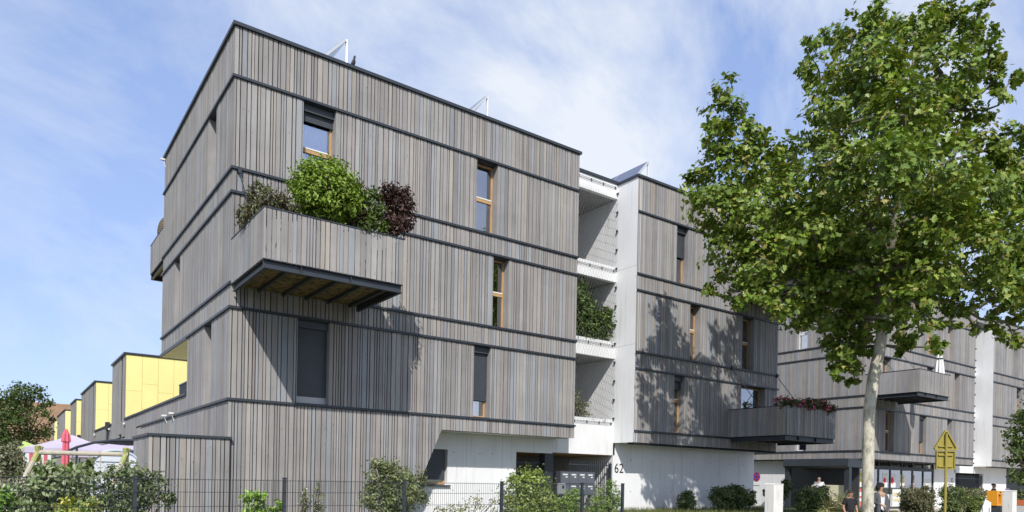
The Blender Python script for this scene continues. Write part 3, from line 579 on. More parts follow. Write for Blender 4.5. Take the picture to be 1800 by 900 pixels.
for k in range(26): q.add([(-23, 88.6 + k * .21, 5.0 + k * .215), (3.6, 88.6 + k * .21, 5.0 + k * .215), (3.6, 88.86 + k * .21, 5.17 + k * .215), (-23, 88.86 + k * .21, 5.17 + k * .215), (-23, 88.6 + k * .21, 4.92 + k * .215), (3.6, 88.6 + k * .21, 4.92 + k * .215)], [(0, 1, 2, 3), (0, 1, 5, 4)])
q.build('roof', mat('brown_tile', (.27, .17, .10), .9, noise=((3, 3, 3), .25)), br, stuff=False)

# ------------------------------------------------------------------ the big plane tree
TD = 20.6; tb = PX(1525, 900, TD); tb.z = 0
PT = thing('plane_tree', 'tall plane tree with pale mottled trunk standing before the timber buildings', 'tree', tb)
BARK = mat('plane_bark', (.50, .47, .37), .85, noise=((16, 16, 6), .28), stain=((7, 7, 3.0), (.17, .165, .12), .85, .50), bump=.5)
LBARK = mat('shaded_limb_bark', (.17, .155, .115), .9, noise=((9, 9, 3), .25), bump=.3)  # greyish bark of the upper limbs, with crown shade darkened into the colour
rg = random.Random(3)
tp = [tb + Vector((0, 0, -.1))] + [PX(px, py, TD) for px, py in ((1525, 900), (1526, 800), (1528, 720), (1534, 670), (1545, 620), (1553, 570), (1558, 520), (1562, 470))]
MB().tube(tp, [.22, .165, .16, .16, .16, .16, .14, .125, .12], 14, wob=.05, rng=rg).build('trunk', BARK, PT, smooth=True)
CB_ = [  # px, py, radius px, depth offset
 (1283, 158, 30, .3), (1272, 205, 36, .2), (1302, 232, 42, .5), (1262, 250, 34, .1), (1288, 300, 58, .5), (1345, 292, 52, .8), (1388, 268, 36, 1), (1228, 335, 36, .3), (1262, 372, 52, -.3), (1335, 372, 64, -.6),
 (1285, 440, 48, 0), (1345, 455, 58, -.8), (1268, 500, 30, 0), (1312, 515, 38, -.5), (1398, 350, 60, .3), (1368, 525, 38, -1), (1420, 505, 50, -.5), (1440, 75, 26, 0), (1440, 125, 34, .3), (1498, 65, 42, .4),
 (1545, 32, 32, 0), (1470, 175, 52, -1), (1535, 130, 60, -1.6), (1602, 62, 46, .5), (1640, 35, 38, 1), (1692, 55, 42, .8), (1655, 130, 66, -.3), (1590, 205, 72, -2.2), (1722, 112, 34, .5), (1688, 195, 46, 1), (1775, 143, 26, .3), (1755, 185, 26, .2), (1742, 95, 26, .2), (1755, 135, 24, .3), (1735, 60, 22, .2), (1795, 290, 40, .3), (1800, 470, 44, .2), (1715, 25, 26, .4),
 (1720, 268, 52, .4), (1775, 255, 36, .2), (1772, 325, 56, .6), (1835, 330, 60, .2), (1850, 420, 70, 0), (1790, 415, 60, -.8), (1712, 340, 66, -1.4), (1640, 300, 72, -2.7), (1555, 300, 72, -3.2), (1478, 310, 66, -2.2), (1428, 405, 60, -1.6),
 (1500, 405, 62, 1.8), (1585, 395, 52, 2.4), (1650, 400, 62, -2.2), (1722, 440, 58, -2), (1785, 495, 56, -.5), (1742, 525, 44, -1.2), (1690, 500, 44, .8), (1835, 560, 44, 0), (1770, 568, 28, -.2), (1640, 480, 50, -2.2), (1605, 535, 40, -2.4), (1622, 588, 32, -2.2), (1585, 600, 24, -1.8), (1668, 585, 24, -1),
 (1440, 470, 56, -.8), (1500, 480, 50, -1.0), (1405, 545, 36, -.2), (1455, 545, 44, .2), (1510, 560, 38, .3), (1475, 600, 34, .4), (1540, 500, 34, -1.2), (1520, 610, 26, .8), (1530, 400, 50, -1.8), (1580, 470, 36, -1.6), (1690, 545, 34, -.6), (1730, 580, 26, -.3), (1800, 600, 26, 0), (1560, 560, 26, -1.5),
 (1492, 618, 32, .2), (1472, 655, 20, .4), (1514, 640, 22, -.2), (1505, 672, 14, .1), (1545, 560, 22, -.9), (1600, 620, 20, -1.6), (1655, 610, 18, -1.2), (1585, 545, 26, -1.8),
 (1468, 490, 56, 1.6), (1432, 555, 34, 1), (1488, 575, 44, 1.4), (1520, 520, 40, 1.9), (1468, 630, 26, 1), (1500, 648, 20, 1.1), (1540, 450, 46, 2.2), (1400, 440, 50, 1.4), (1450, 230, 48, 1.6), (1520, 220, 60, 1.8), (1610, 260, 60, 2.4), (1660, 330, 56, 2.2), (1720, 390, 48, 2.2), (1560, 90, 50, 1.6), (1640, 180, 50, 2), (1380, 400, 46, 1.8), (1500, 130, 40, 1.2)]
blobs = []; hub = [PX(1562, 470, TD), PX(1572, 400, TD), PX(1585, 300, TD), PX(1600, 190, TD)]
for px, py, r, dz in CB_:
    c = PX(px, py, TD + dz); r_ = r / FPX * (TD + dz); blobs.append((c.x, c.y, c.z, r_ * .94, r_ * .94, r_ * .9))
for q_ in ((17.6, -7.2, 8.6, 1.), (18.6, -6.8, 8.8, 1.), (18.2, -8.3, 9.6, .95), (19, -7.5, 8, .9), (16.5, -8.5, 8, .7), (18.5, -5.8, 7.6, .7), (16.8, -6, 9, 1.), (17.5, -6, 10.5, 1.1), (15.5, -6.2, 9, 1.)): blobs.append((*q_[:3], q_[3], q_[3], q_[3]))  # crown blobs added to cast shade on the second block's balcony
MB().tube([tp[-1] + Vector((0, 0, -.1))] + hub[1:] + [PX(1606, 90, TD)], [.13, .115, .095, .07, .03], 10, wob=.05, rng=rg).build('limb', LBARK, PT, smooth=True)
nodes = [(h, 0.) for h in hub + tp[7:8]]                  # every limb grows from the nearest older one
for bl in sorted(blobs, key=lambda q_: (Vector(q_[:3]) - hub[1]).length):
    e = Vector(bl[:3]); s_, dist = min(nodes, key=lambda h: (h[0] - e).length + .35 * h[1] + 1.2 * max(0, h[0].z - e.z)); ln_ = (e - s_).length
    if bl[3] > .4: nodes.append((e, dist + ln_))
    m_ = s_.lerp(e, .5) + Vector((rg.uniform(-.15, .15), rg.uniform(-.15, .15), rg.uniform(-.12, .05))); r0 = max(.018, .075 - .012 * dist)
    MB().tube([s_, s_.lerp(m_, .5) + Vector((0, 0, .04)), m_, e], [r0, r0 * .85, r0 * .72, r0 * .5], 7, wob=.06, rng=rg).build('limb', LBARK, PT, smooth=True)
PG = [(.155, .232, .026), (.185, .262, .034), (.11, .18, .022), (.24, .285, .05), (.13, .205, .03)]; PG = PG + PG + [(.14, .21, .03), (.29, .26, .06)]
fr = leaf_frames(blobs, 64000, .18, PG, 77, up=.55, out=.95, rnd=.5, subs=22, spread=.19, shell=.45)
dd = ((fr[0] - np.array(CAM)) @ np.array(LOOK)); near = np.argsort(dd)[:300]; rest = np.setdiff1d(np.arange(len(dd)), near)
leaf_mesh('crown', [a[rest] for a in fr], 'plane', PT)
tv, tf = leaf_tmpl('plane'); lms = []
for k in range(3):
    me = bpy.data.meshes.new('leaf'); me.from_pydata([tuple(q) for q in tv], [], [tuple(int(j) for j in q) for q in tf]); at = me.color_attributes.new('tint', 'FLOAT_COLOR', 'POINT')
    at.data.foreach_set('color', [c for _ in tv for c in (*PG[k], 1)]); me.materials.append(LEAF); lms.append(me)
for j, i in enumerate(near):
    P, Nn, T, S = fr[0][i], fr[1][i], fr[2][i], fr[3][i]; Bn = np.cross(T, Nn); o = bpy.data.objects.new('leaf', lms[j % 3]); COL.objects.link(o); o.parent = PT
    o.matrix_local = Matrix(((Bn[0] * S, T[0] * S, Nn[0] * S, P[0] - tb.x), (Bn[1] * S, T[1] * S, Nn[1] * S, P[1] - tb.y), (Bn[2] * S, T[2] * S, Nn[2] * S, P[2] - tb.z), (0, 0, 0, 1)))

def tree(name, label, px, depth, base_px, crown, n, size, cols, seed, kind='oval'):
    bse = PX(base_px, 850, depth); bse.z = gz(bse.x, bse.y); t = thing(name, label, 'tree', bse); bl = []
    for cx, cy, r, dz in crown: c = PX(cx, cy, depth + dz); q = r / FPX * depth; bl.append((c.x, c.y, c.z, q, q, q * .8))
    top = Vector(bl[0][:3]); MB().tube([bse + Vector((0, 0, -.1)), bse.lerp(top, .4) + Vector((.1, 0, 0)), top], [.2, .15, .05], 9, wob=.06).build('trunk', BARKB, t, smooth=True)
    for b_ in bl[1:]: MB().tube([bse.lerp(top, .45), Vector(b_[:3])], [.07, .02], 6).build('limb', BARKB, t)
    leaf_mesh('crown', leaf_frames(bl, n, size, cols, seed, subs=16, spread=.3), kind, t); return t
DK = [(.08, .125, .03), (.11, .155, .04), (.06, .095, .025)]
tree('background_tree', 'dark green tree in the gardens at the far left edge', 45, 46, 42, [(45, 690, 22, 0), (20, 695, 24, .5), (70, 700, 18, 0), (0, 720, 32, 0), (40, 725, 30, -.5), (78, 732, 13, 0), (-40, 720, 40, 0), (20, 760, 34, 0), (62, 762, 22, .4), (-30, 770, 40, 0), (78, 705, 12, 0)], 9000, .2, DK, 12)
tree('street_tree', 'bushy green street tree at the right edge of the picture', 1810, 31, 1815, [(1800, 770, 24, 0), (1790, 800, 18, 0), (1820, 740, 30, 0), (1795, 835, 20, -.3), (1830, 800, 36, 0), (1840, 700, 30, 0), (1805, 730, 16, .2), (1785, 775, 10, 0)], 4200, .17, [(.09, .14, .03), (.12, .17, .04), (.06, .1, .02)], 13)

# ------------------------------------------------------------------ plants on the balconies
LIME = [(.145, .22, .020), (.175, .25, .030), (.11, .18, .018), (.19, .26, .05)]; RED_ = [(.055, .026, .024), (.075, .036, .030), (.04, .02, .02), (.11, .065, .05)]
bush('basil_bush', 'big round bright green bush on the corner balcony rail', 'plant', (1.5, -2.35, 6.35), [(1.5, -2.35, 8.2, .74, .58, .66), (1.45, -2.4, 8.3, .6, .5, .6), (1.2, -2.45, 7.95, .42, .4, .4), (1.85, -2.45, 7.95, .42, .4, .4)], 9000, 'oval', .10, [tuple(q * 1.25 for q in c) for c in LIME], 31, up=.5, rnd=.5, spread=.17, shell=.75, subs=70)
bush('trailing_herbs', 'mixed dark and green trailing herbs at the left corner of the balcony', 'plant', (.3, -1.9, 6.35), [(.35, -2.2, 7.62, .36, .36, .3), (.2, -1.7, 7.65, .25, .45, .34), (.08, -1.15, 7.6, .2, .35, .3), (.65, -2.5, 7.5, .25, .2, .18), (.22, -1.5, 8.1, .24, .3, .24)], 6500, 'small', .07, [(.11, .14, .04), (.085, .06, .05), (.11, .09, .06), (.17, .21, .07), (.07, .055, .045)], 32, rnd=.9, subs=40, spread=.2)
bush('red_shrub', 'dark red leaved shrub at the right end of the corner balcony', 'plant', (3.15, -2.35, 6.35), [(3.28, -2.4, 8.35, .36, .3, .36), (3.1, -2.4, 8.5, .24, .25, .26), (3.3, -2.45, 7.95, .32, .3, .36), (3.1, -2.45, 7.7, .26, .28, .28), (3.48, -2.4, 8.45, .18, .2, .22)], 2600, 'oval', .10, RED_, 33, rnd=.7, subs=30)
bush('red_shrub', 'dark red leaved shrub half hidden behind the big round bush', 'plant', (2.3, -2.1, 6.35), [(2.3, -2.1, 8.3, .26, .25, .36), (2.32, -2.2, 7.8, .26, .25, .4)], 1300, 'oval', .10, RED_, 34, rnd=.7, subs=24)
bush('leafy_climber', 'loose green leafy plant between the two dark red shrubs', 'plant', (2.6, -2.45, 6.35), [(2.62, -2.5, 8.1, .22, .2, .36), (2.7, -2.55, 7.7, .24, .2, .34), (2.45, -2.6, 7.5, .26, .2, .2)], 1100, 'oval', .10, [(.09, .14, .03), (.13, .18, .045), (.07, .11, .03)], 35, rnd=.7, subs=24)
bush('geraniums', 'pink and red geraniums along the front rail of the shaded balcony', 'plant', (21.6, -2.6, 3.55), [(20.2, -2.6, 4.72, .35, .2, .18), (20.9, -2.65, 4.76, .45, .2, .2), (21.7, -2.65, 4.74, .45, .2, .18), (22.3, -2.65, 4.7, .35, .2, .15), (19.6, -2.4, 4.7, .18, .4, .2)], 1500, 'oval', .11, [(.05, .09, .025), (.07, .11, .03)], 36, flowers=([(.62, .05, .18), (.55, .03, .06), (.66, .16, .30)], 330, .12))
bush('potted_herb', 'small green potted plant at the wall end of the shaded balcony', 'plant', (19.62, -.7, 3.55), [(19.62, -.7, 4.72, .16, .2, .18)], 260, 'small', .08, GRN, 37)
bush('ivy', 'dense ivy filling the middle loggia behind the cable net', 'plant', (12.6, 1.4, 6.45), [(12.4, 1.3, 8.3, .45, .25, .55), (12.1, 1.3, 7.5, .6, .22, .65), (12.7, 1.25, 7.4, .6, .22, .6), (13.3, 1.22, 7.35, .5, .2, .55), (13.75, 1.2, 7.55, .35, .2, .5), (13.0, 1.3, 7.9, .4, .2, .4)], 7500, 'oval', .12, [(.07, .115, .03), (.10, .15, .04), (.05, .085, .025), (.14, .20, .05)], 38, subs=30)
bush('loggia_grasses', 'wispy green plants in the lowest loggia above number 62', 'plant', (12.2, 1.35, 3.2), [(12.3, 1.3, 4.5, .4, .2, .55), (12.7, 1.3, 4.2, .5, .18, .35), (13.5, 1.15, 3.88, .4, .1, .1)], 1500, 'small', .08, [(.11, .14, .045), (.16, .17, .08), (.2, .19, .12)], 39, rnd=.9)
PRS = thing('closed_parasol', 'closed white parasol standing on the far balcony', 'parasol', PX(1651, 690, 37.6)); q = PX(1651, 660, 37.6)
MB().tube([(q.x, q.y, 6.3), (q.x, q.y, 8.75)], .025, 8).build('pole', STEEL, PRS)
pm = MB(); vs_ = []; prof = [(.06, 8.75), (.16, 8.45), (.22, 8.0), (.26, 7.5), (.22, 7.0)]
for r, z in prof:
    for k in range(16): rr = r * (1 if k % 2 else .6); vs_.append((q.x + rr * math.cos(k * R(22.5)), q.y + rr * math.sin(k * R(22.5)), z))
pm.add(vs_, [(i * 16 + k, i * 16 + (k + 1) % 16, (i + 1) * 16 + (k + 1) % 16, (i + 1) * 16 + k) for i in range(4) for k in range(16)] + [tuple(range(16))]); pm.build('canopy', mat('parasol_white', (.72, .72, .70), .9), PRS); MB().lathe((q.x, q.y, 8.4), [(.17, 0), (.18, .03), (.17, .06)], 12).build('strap', METAL, PRS)
bs = thing('rattan_chair', 'dark woven chair back showing over the rear balcony at the left', 'chair', (.35, 10.6, 9.2))
RT = mat('rattan', (.20, .16, .11), .85, noise=((40, 40, 40), .6)); q = MB()
def ringp(z): r = .36 * math.sqrt(max(0, 1 - ((z - 10.45) / .62) ** 2)); return [(.38 + r * math.cos(R(24 * j)), 10.55 + r * math.sin(R(24 * j)), z) for j in range(16)]
for k in range(17): q.tube(ringp(9.95 + k * .066), .03, 5, cap=False)
q.build('woven_back', RT, bs); MB().lathe((.38, 10.55, 9.22), [(.26, 0), (.10, .1), (.10, .6), (.3, .75)], 14).build('seat', RT, bs)

# ------------------------------------------------------------------ roof: solar collectors, pigeon
def solar(px, py, yb_, label, L_=2.4):
    d = PX(px, py, 1) - CAM; k = (yb_ - CAM.y) / d.y; top = CAM + d * k
    t = thing('solar_collector', label, 'solar panel', (top.x, top.y, 12.5), 'solar collectors on the roofs'); zt = top.z; s_ = 1.25
    def P(u, w_, off=0): return (top.x - s_ * math.cos(R(40)) * u - off * math.sin(R(40)), top.y + w_, zt - s_ * 1.35 * math.sin(R(40)) * u + off * math.cos(R(40)))
    def slab(u0, u1, w0, w1, o0, o1): return MB().add([P(u, w_, o) for o in (o0, o1) for u, w_ in ((u0, w0), (u1, w0), (u1, w1), (u0, w1))], [(0, 1, 2, 3), (4, 5, 6, 7), (0, 1, 5, 4), (1, 2, 6, 5), (2, 3, 7, 6), (3, 0, 4, 7)])
    c_ = slab(0, 1, 0, L_, 0, .08).build('collector', mat('collector_frame', (.62, .64, .66), .35, .5), t)
    for i in range(2): slab(.04, .96, .04 + i * L_ / 2, L_ / 2 - .03 + i * L_ / 2, .081, .088).build('glazing', mat('collector_glass', (.03, .05, .13), .12, spec=.9), c_)
    for w_ in (.08, L_ - .1): MB().tube([(top.x + .03, top.y + w_, 12.48), (top.x + .03, top.y + w_, zt + .05)], .045, 8).build('post', mat('galvanised', (.70, .71, .72), .4, .3), t)
    MB().tube([P(0, .04, .04), P(.9, .04, -.02)], .035, 6).build('brace', mat('galvanised'), t)
solar(610, 71, 2.0, 'solar collector on a white post nearest the roof corner'); solar(858, 171, 2.0, 'solar collector on a white post midway along the corner block roof'); solar(1141, 286, 2.2, 'tilted solar collector with blue glass above the second block', 3.4)
pg = thing('pigeon', 'dark pigeon perched on the roof edge', 'bird', (3.12, .12, 12.75))
bm_ = MB(); secs = [((3.12 + .02, .28, 12.84), .012), ((3.12, .22, 12.85), .035), ((3.12, .14, 12.87), .06), ((3.12, .07, 12.92), .055), ((3.12, .04, 12.98), .03), ((3.12, .025, 13.02), .034), ((3.12, .0, 13.035), .022), ((3.12, -.04, 13.03), .005)]
bm_.tube([a for a, r in secs], [r for a, r in secs], 10); bm_.build('body', mat('pigeon_grey', (.07, .075, .09), .6), pg, smooth=True); MB().tube([(3.10, .1, 12.82), (3.10, .1, 12.75)], .008, 5).build('leg', mat('pigeon_leg', (.4, .12, .1), .6), pg); MB().tube([(3.14, .1, 12.82), (3.14, .1, 12.75)], .008, 5).build('leg', mat('pigeon_leg'), pg)

# ------------------------------------------------------------------ wire fence
FN = thing('wire_fence', 'dark green grey wire mesh fence along the front planting', 'fence', (2, -5, 0)); fx = [-7.7, -5.2, -2.7, -.2, 2.3, 4.78, 7.22, 8.62]
for x in fx: MB().box(x - .03, x + .03, -5.03, -4.97, gz(x, -5) - .3, 1.53).box(x - .036, x + .036, -5.036, -4.964, 1.53, 1.55).build('post', METAL, FN)
for i in range(len(fx) - 1):
    q = MB(); x = fx[i] + .05
    while x < fx[i + 1] - .03: q.tube([(x, -5.04, gz(x, -5) + .04), (x, -5.04, 1.51)], .0032, 4, cap=False); x += .05
    for z in (.27, .52, .77, 1.02, 1.27, 1.49): q.tube([(fx[i], -5.05, z), (fx[i + 1], -5.05, z)], .0045, 4, cap=False)
    q.build('wire_panel', METAL, FN)

# ------------------------------------------------------------------ shrubs
def shrub(label, pts, y, n, kind, size, cols, seed, name='shrub', group='shrubs along the wire fence', **k):
    """pts: (px, py, rx px, rz px) read at plane y"""
    bl = []
    for px, py, rx, rz in pts:
        d = PX(px, py, 1) - CAM; t_ = (y - CAM.y) / d.y; c = CAM + d * t_; dep = (c - CAM).dot(LOOK); sx = rx / FPX * dep; bl.append((c.x, c.y, c.z, sx, sx * .8, rz / FPX * dep))
    bx = sum(b_[0] for b_ in bl) / len(bl); lo_ = min(bl, key=lambda b_: b_[2]); bl.append((bx, y, max(gz(bx, y) + .35, lo_[2] - .5), lo_[3] * 1.1, lo_[4], .4))
    return bush(name, label, 'shrub', (bx, y, gz(bx, y)), bl, int(n * 1.3), kind, size, [tuple(q * 1.6 for q in c) for c in cols], seed, group=group, **k)
OL = [(.095, .115, .045), (.12, .14, .055), (.07, .09, .035), (.15, .165, .075)]
shrub('bright green laurel sprig at the lower left picture corner', [(4, 880, 14, 26)], -4.4, 260, 'oval', .13, [(.10, .19, .03), (.13, .22, .04)], 101)
shrub('broad glossy leaved shrub below the wooden swing frame', [(60, 870, 45, 35), (110, 845, 42, 34), (140, 870, 35, 35), (75, 835, 22, 22), (150, 825, 18, 20), (40, 880, 30, 25)], -4.2, 1900, 'oval', .115, [(.11, .15, .06), (.17, .20, .10), (.08, .11, .04), (.24, .26, .16)], 102)
shrub('yellow leaved low shrub beneath the glossy leaved one', [(125, 890, 32, 12), (160, 885, 12, 14)], -4.6, 420, 'oval', .11, [(.34, .33, .07), (.22, .26, .07), (.15, .2, .06)], 103)
shrub('dark small leaved shrub before the timber annex', [(195, 850, 24, 30), (235, 850, 40, 34), (270, 865, 32, 30), (215, 880, 45, 25), (295, 880, 12, 16)], -4.1, 2900, 'small', .075, [(.08, .105, .045), (.11, .135, .06), (.055, .075, .03), (.16, .18, .10)], 104)
shrub('bright green upright laurel left of the tall fence post', [(448, 885, 20, 24), (460, 878, 10, 14)], -4.7, 330, 'oval', .12, [(.16, .25, .045), (.20, .29, .06)], 105, up=.7)
shrub('small bright laurel touching the tall fence post', [(487, 892, 8, 12)], -4.7, 110, 'oval', .12, [(.16, .25, .045), (.20, .29, .06)], 106, up=.7)
for nm, x_, sd in (('short', 535, 107), ('tall', 559, 108)): shrub(f'{nm} white flowering weed before the timber wall', [(x_, 880, 8, 22), (x_, 862 if sd == 107 else 858, 4, 14)], -4.6, 300, 'small', .055, OL, sd, stems=9, flowers=([(.7, .7, .68)], 26, .06))
shrub('tall olive green shrub under the slanted timber edge', [(690, 845, 34, 30), (668, 835, 24, 26), (715, 860, 36, 30), (690, 880, 50, 24), (735, 845, 16, 18), (660, 872, 26, 26), (745, 880, 14, 18)], -4.1, 5000, 'small', .075, OL, 109, subs=20)
shrub('large fresh green shrub before the entrance', [(925, 850, 32, 26), (905, 868, 26, 26), (950, 872, 30, 26), (930, 885, 48, 20), (940, 838, 16, 14), (912, 838, 14, 14)], -4.1, 3800, 'small', .085, [(.13, .18, .035), (.16, .21, .05), (.10, .14, .03), (.2, .22, .07)], 110, subs=20)
shrub('leafy green shrub below the letter boxes', [(1005, 880, 20, 18), (985, 888, 14, 14), (1012, 864, 8, 8)], -4.2, 900, 'oval', .08, [(.12, .18, .04), (.15, .21, .05)], 111)
shrub('leafy green shrub climbing the last fence post beneath number 62', [(1068, 872, 18, 24), (1048, 886, 14, 16), (1088, 880, 10, 18), (1075, 852, 8, 9)], -4.2, 1100, 'oval', .08, [(.12, .18, .04), (.15, .21, .05), (.09, .14, .03)], 112)
shrub('sparse weeds at the foot of the white wall', [(800, 893, 20, 10), (840, 885, 16, 12), (865, 888, 12, 12), (770, 896, 14, 8)], -4.3, 420, 'small', .06, [(.15, .17, .05), (.2, .18, .08)], 113, stems=14)
HG = 'clipped hedges along the path'; HC = [(.06, .085, .026), (.08, .11, .035), (.04, .06, .02), (.13, .15, .06)]
def hedge(label, pts, y, n, seed, cols=HC, size=.095): return shrub(label, pts, y, n * 3, 'small', size, cols, seed, name='hedge', group=HG, shell=.5, spread=.2, subs=40)
hedge('small round clipped bush on the grass by the shaded white wall', [(1207, 883, 14, 12)], -.4, 900, 121)
hedge('wide clipped hedge at the end of the shaded white wall', [(1268, 875, 22, 17), (1295, 874, 24, 19), (1285, 866, 26, 10), (1318, 875, 12, 17)], -.9, 2600, 122)
hedge('thin leafy bush peeking from behind the white concrete post', [(1382, 856, 10, 14), (1346, 865, 5, 10), (1376, 870, 8, 10)], -1.2, 500, 123)
hedge('dark rounded hedge before the shop porch', [(1428, 872, 30, 15), (1445, 866, 18, 10), (1408, 884, 16, 12), (1432, 888, 30, 10)], -3.0, 2200, 124)
hedge('tall brownish hedge right of the woman', [(1600, 872, 18, 18), (1628, 872, 17, 17), (1612, 885, 28, 12)], -3.4, 2200, 125, [(.085, .09, .04), (.12, .10, .055), (.06, .07, .03)])
hedge('dense dark hedge directly behind the yellow sign pole', [(1672, 868, 20, 13), (1688, 870, 12, 12)], -4.0, 1300, 126)
hedge('low round bush at the foot of the yellow sign', [(1672, 890, 18, 12)], -5.2, 800, 127)
hedge('bright round bush right of the yellow sign', [(1716, 884, 18, 14)], -5.4, 1000, 128, [(.09, .12, .03), (.12, .15, .04)])
hedge('grassy shrub behind the bright round bush', [(1718, 868, 22, 8), (1700, 866, 12, 8)], -4.4, 700, 129, [(.12, .13, .06), (.16, .16, .08)])
hedge('low green bush at the right picture edge', [(1795, 893, 20, 12), (1790, 872, 10, 10)], -8.0, 900, 130)
bush('yucca', 'spiky dry yucca beside the boy', 'plant', (14.2, -6.3, .1), [(14.2, -6.3, .85, .4, .35, .3)], 420, 'blade', .55, [(.13, .14, .06), (.25, .21, .11), (.09, .11, .04)], 131, rnd=.5, out=1.2) if False else shrub('spiky dry yucca beside the boy', [(1478, 890, 16, 14), (1452, 893, 10, 10)], -6.0, 420, 'blade', .5, [(.13, .14, .06), (.28, .23, .12), (.09, .11, .04)], 131, name='yucca', rnd=.5)
# grass along the walls
gg = np.random.default_rng(9); n_ = 26000; ax = gg.uniform(8.5, 30, n_); ay = gg.uniform(-5.5, .95, n_); ay = np.where(ax > 23, np.minimum(ay, -1.7), ay)
P = np.stack([ax, ay, [gz(a, c) - .01 for a, c in zip(ax, ay)]], 1); T = np.stack([gg.normal(0, .3, n_), gg.normal(0, .3, n_), np.ones(n_)], 1); T /= np.linalg.norm(T, axis=1)[:, None]
Nn = np.cross(T, gg.normal(size=(n_, 3))); Nn /= np.linalg.norm(Nn, axis=1)[:, None]
gr = leaf_mesh('grass', (P, Nn, T, gg.uniform(.08, .24, n_), np.array([(.10, .14, .03), (.15, .17, .05), (.07, .11, .025), (.22, .20, .09)])[gg.integers(0, 4, n_)]), 'blade', origin=(0, 0, 0)); tag(gr, 'short uneven grass in front of the white walls', 'grass')

# ------------------------------------------------------------------ gardens on the left
def at(px, py, d): return PX(px, py, d)
def gazebo(label, c, hf, ze, za, m, strip=None):
    t = thing('garden_gazebo', label, 'gazebo', (c.x, c.y, gz(c.x, c.y))); x, y = c.x, c.y
    for sx in (-1, 1):
        for sy in (-1, 1): MB().tube([(x + sx * hf, y + sy * hf, gz(x, y)), (x + sx * hf, y + sy * hf, ze)], .025, 7).build('pole', WHITE, t)
    n = 10; q = MB(); cn = [(-1, -1), (1, -1), (1, 1), (-1, 1)]
    rings = []
    for k, (r, z) in enumerate(((1.03, ze - .18), (1.03, ze), (.68, ze + (za - ze) * .27), (.34, ze + (za - ze) * .6), (.03, za))): rings.append([(x + sx * hf * r, y + sy * hf * r, z) for sx, sy in cn])
    q.add([p_ for r in rings for p_ in r], [(i * 4 + k, i * 4 + (k + 1) % 4, i * 4 + 4 + (k + 1) % 4, i * 4 + 4 + k) for i in range(4) for k in range(4)] + [(16, 17, 18, 19)]); q.build('canopy', m, t)
    if strip:
        for k in range(7): MB().box(x - hf + k * .1, x - hf + k * .1 + .095, y - hf - .02, y - hf - .01, gz(x, y) + .3, ze - .15).build('striped_curtain', mat('stripe_%d' % (k % 2), [(.7, .68, .68), (.55, .12, .16)][k % 2], .9), t)
    return t
LIL = mat('lilac_cloth', (.62, .56, .74), .9, noise=((2, 2, 2), .06), trans=.2)
gazebo('pale lilac peaked garden gazebo at the back of the gardens', at(125, 790, 25), 1.35, 2.35, 2.86, LIL, True); gazebo('low pale lilac gazebo half hidden by the timber annex', at(212, 800, 20.5), 1.15, 2.15, 2.5, LIL)
gazebo('small lime green canopy far left among the bushes', at(42, 800, 31), .8, 2.55, 2.85, mat('lime_cloth', (.55, .65, .22), .9, trans=.2))
pp = at(115, 830, 19.5); ps = thing('closed_parasol', 'closed pink parasol on a wooden pole in the garden', 'parasol', (pp.x, pp.y, gz(pp.x, pp.y)))
MB().tube([(pp.x, pp.y, gz(pp.x, pp.y)), (pp.x, pp.y, 2.7)], .022, 7).build('pole', mat('varnished_pole', (.45, .26, .11), .6), ps); q = MB(); vs_ = []
for r, z in ((.03, 2.74), (.10, 2.6), (.13, 2.42), (.13, 2.4), (.085, 2.38), (.10, 2.1), (.12, 1.7)):
    for k in range(16): rr = r * (1 if k % 2 else .68); vs_.append((pp.x + rr * math.cos(k * R(22.5)), pp.y + rr * math.sin(k * R(22.5)), z))
q.add(vs_, [(i * 16 + k, i * 16 + (k + 1) % 16, (i + 1) * 16 + (k + 1) % 16, (i + 1) * 16 + k) for i in range(6) for k in range(16)] + [tuple(range(16))]); q.build('canopy', mat('pink_cloth', (.62, .13, .17), .85), ps)
cp = thing('cantilever_frame', 'curved dark grey cantilever awning frame beside the annex', 'awning', (at(118, 800, 18.5).x, at(118, 800, 18.5).y, .4))
pts = [at(112, 796, 18.3), at(135, 786, 18.4), at(165, 778, 18.5), at(200, 774, 18.6), at(240, 774, 18.7)]; MB().tube(pts, .035, 7).build('arm', METAL, cp); bse = at(136, 850, 18.4); MB().tube([(pts[1].x, pts[1].y, .4), (pts[1].x, pts[1].y, pts[1].z)], .03, 7).build('mast', METAL, cp); e2 = pts[2] + Vector((.9, .9, -.02)); e3 = pts[4] + Vector((.9, .9, -.05))
MB().add([pts[2], pts[3], pts[4], e3, e2], [(0, 1, 2, 3, 4)]).build('awning_cloth', mat('awning_grey', (.16, .17, .19), .8), cp)
sw = thing('wooden_swing_frame', 'wooden swing frame with a round crossbeam and splayed legs', 'swing', (at(140, 850, 16.5).x, at(140, 850, 16.5).y, .4)); WD = mat('garden_wood', (.42, .38, .30), .85, noise=((10, 10, 3), .2)); WDG = mat('mossy_wood', (.36, .38, .13), .85, noise=((10, 10, 3), .2))
A, B_ = at(60, 795, 16.3), at(226, 799, 16.6); MB().tube([A, B_], .055, 10).build('crossbeam', WD, sw)
for p_, s_ in ((A.lerp(B_, .04), 1), (A.lerp(B_, .97), 1)):
    for d_ in (-1, 1): f_ = p_ + Vector((.45 * d_ - .25, .55 * d_ - .1, 0)); f_.z = .35; tp_ = p_ + (p_ - f_).normalized() * .16; MB().tube([f_, tp_ - (tp_ - f_) * .2], .055, 8).build('leg', WD, sw); MB().tube([tp_ - (tp_ - f_) * .2, tp_], .056, 8).build('leg_tip', WDG, sw)
for k in (.58, .70): c = A.lerp(B_, k); MB().tube([c, (c.x, c.y, .9)], .012, 5).build('rope', mat('rope', (.5, .46, .36), .9), sw)
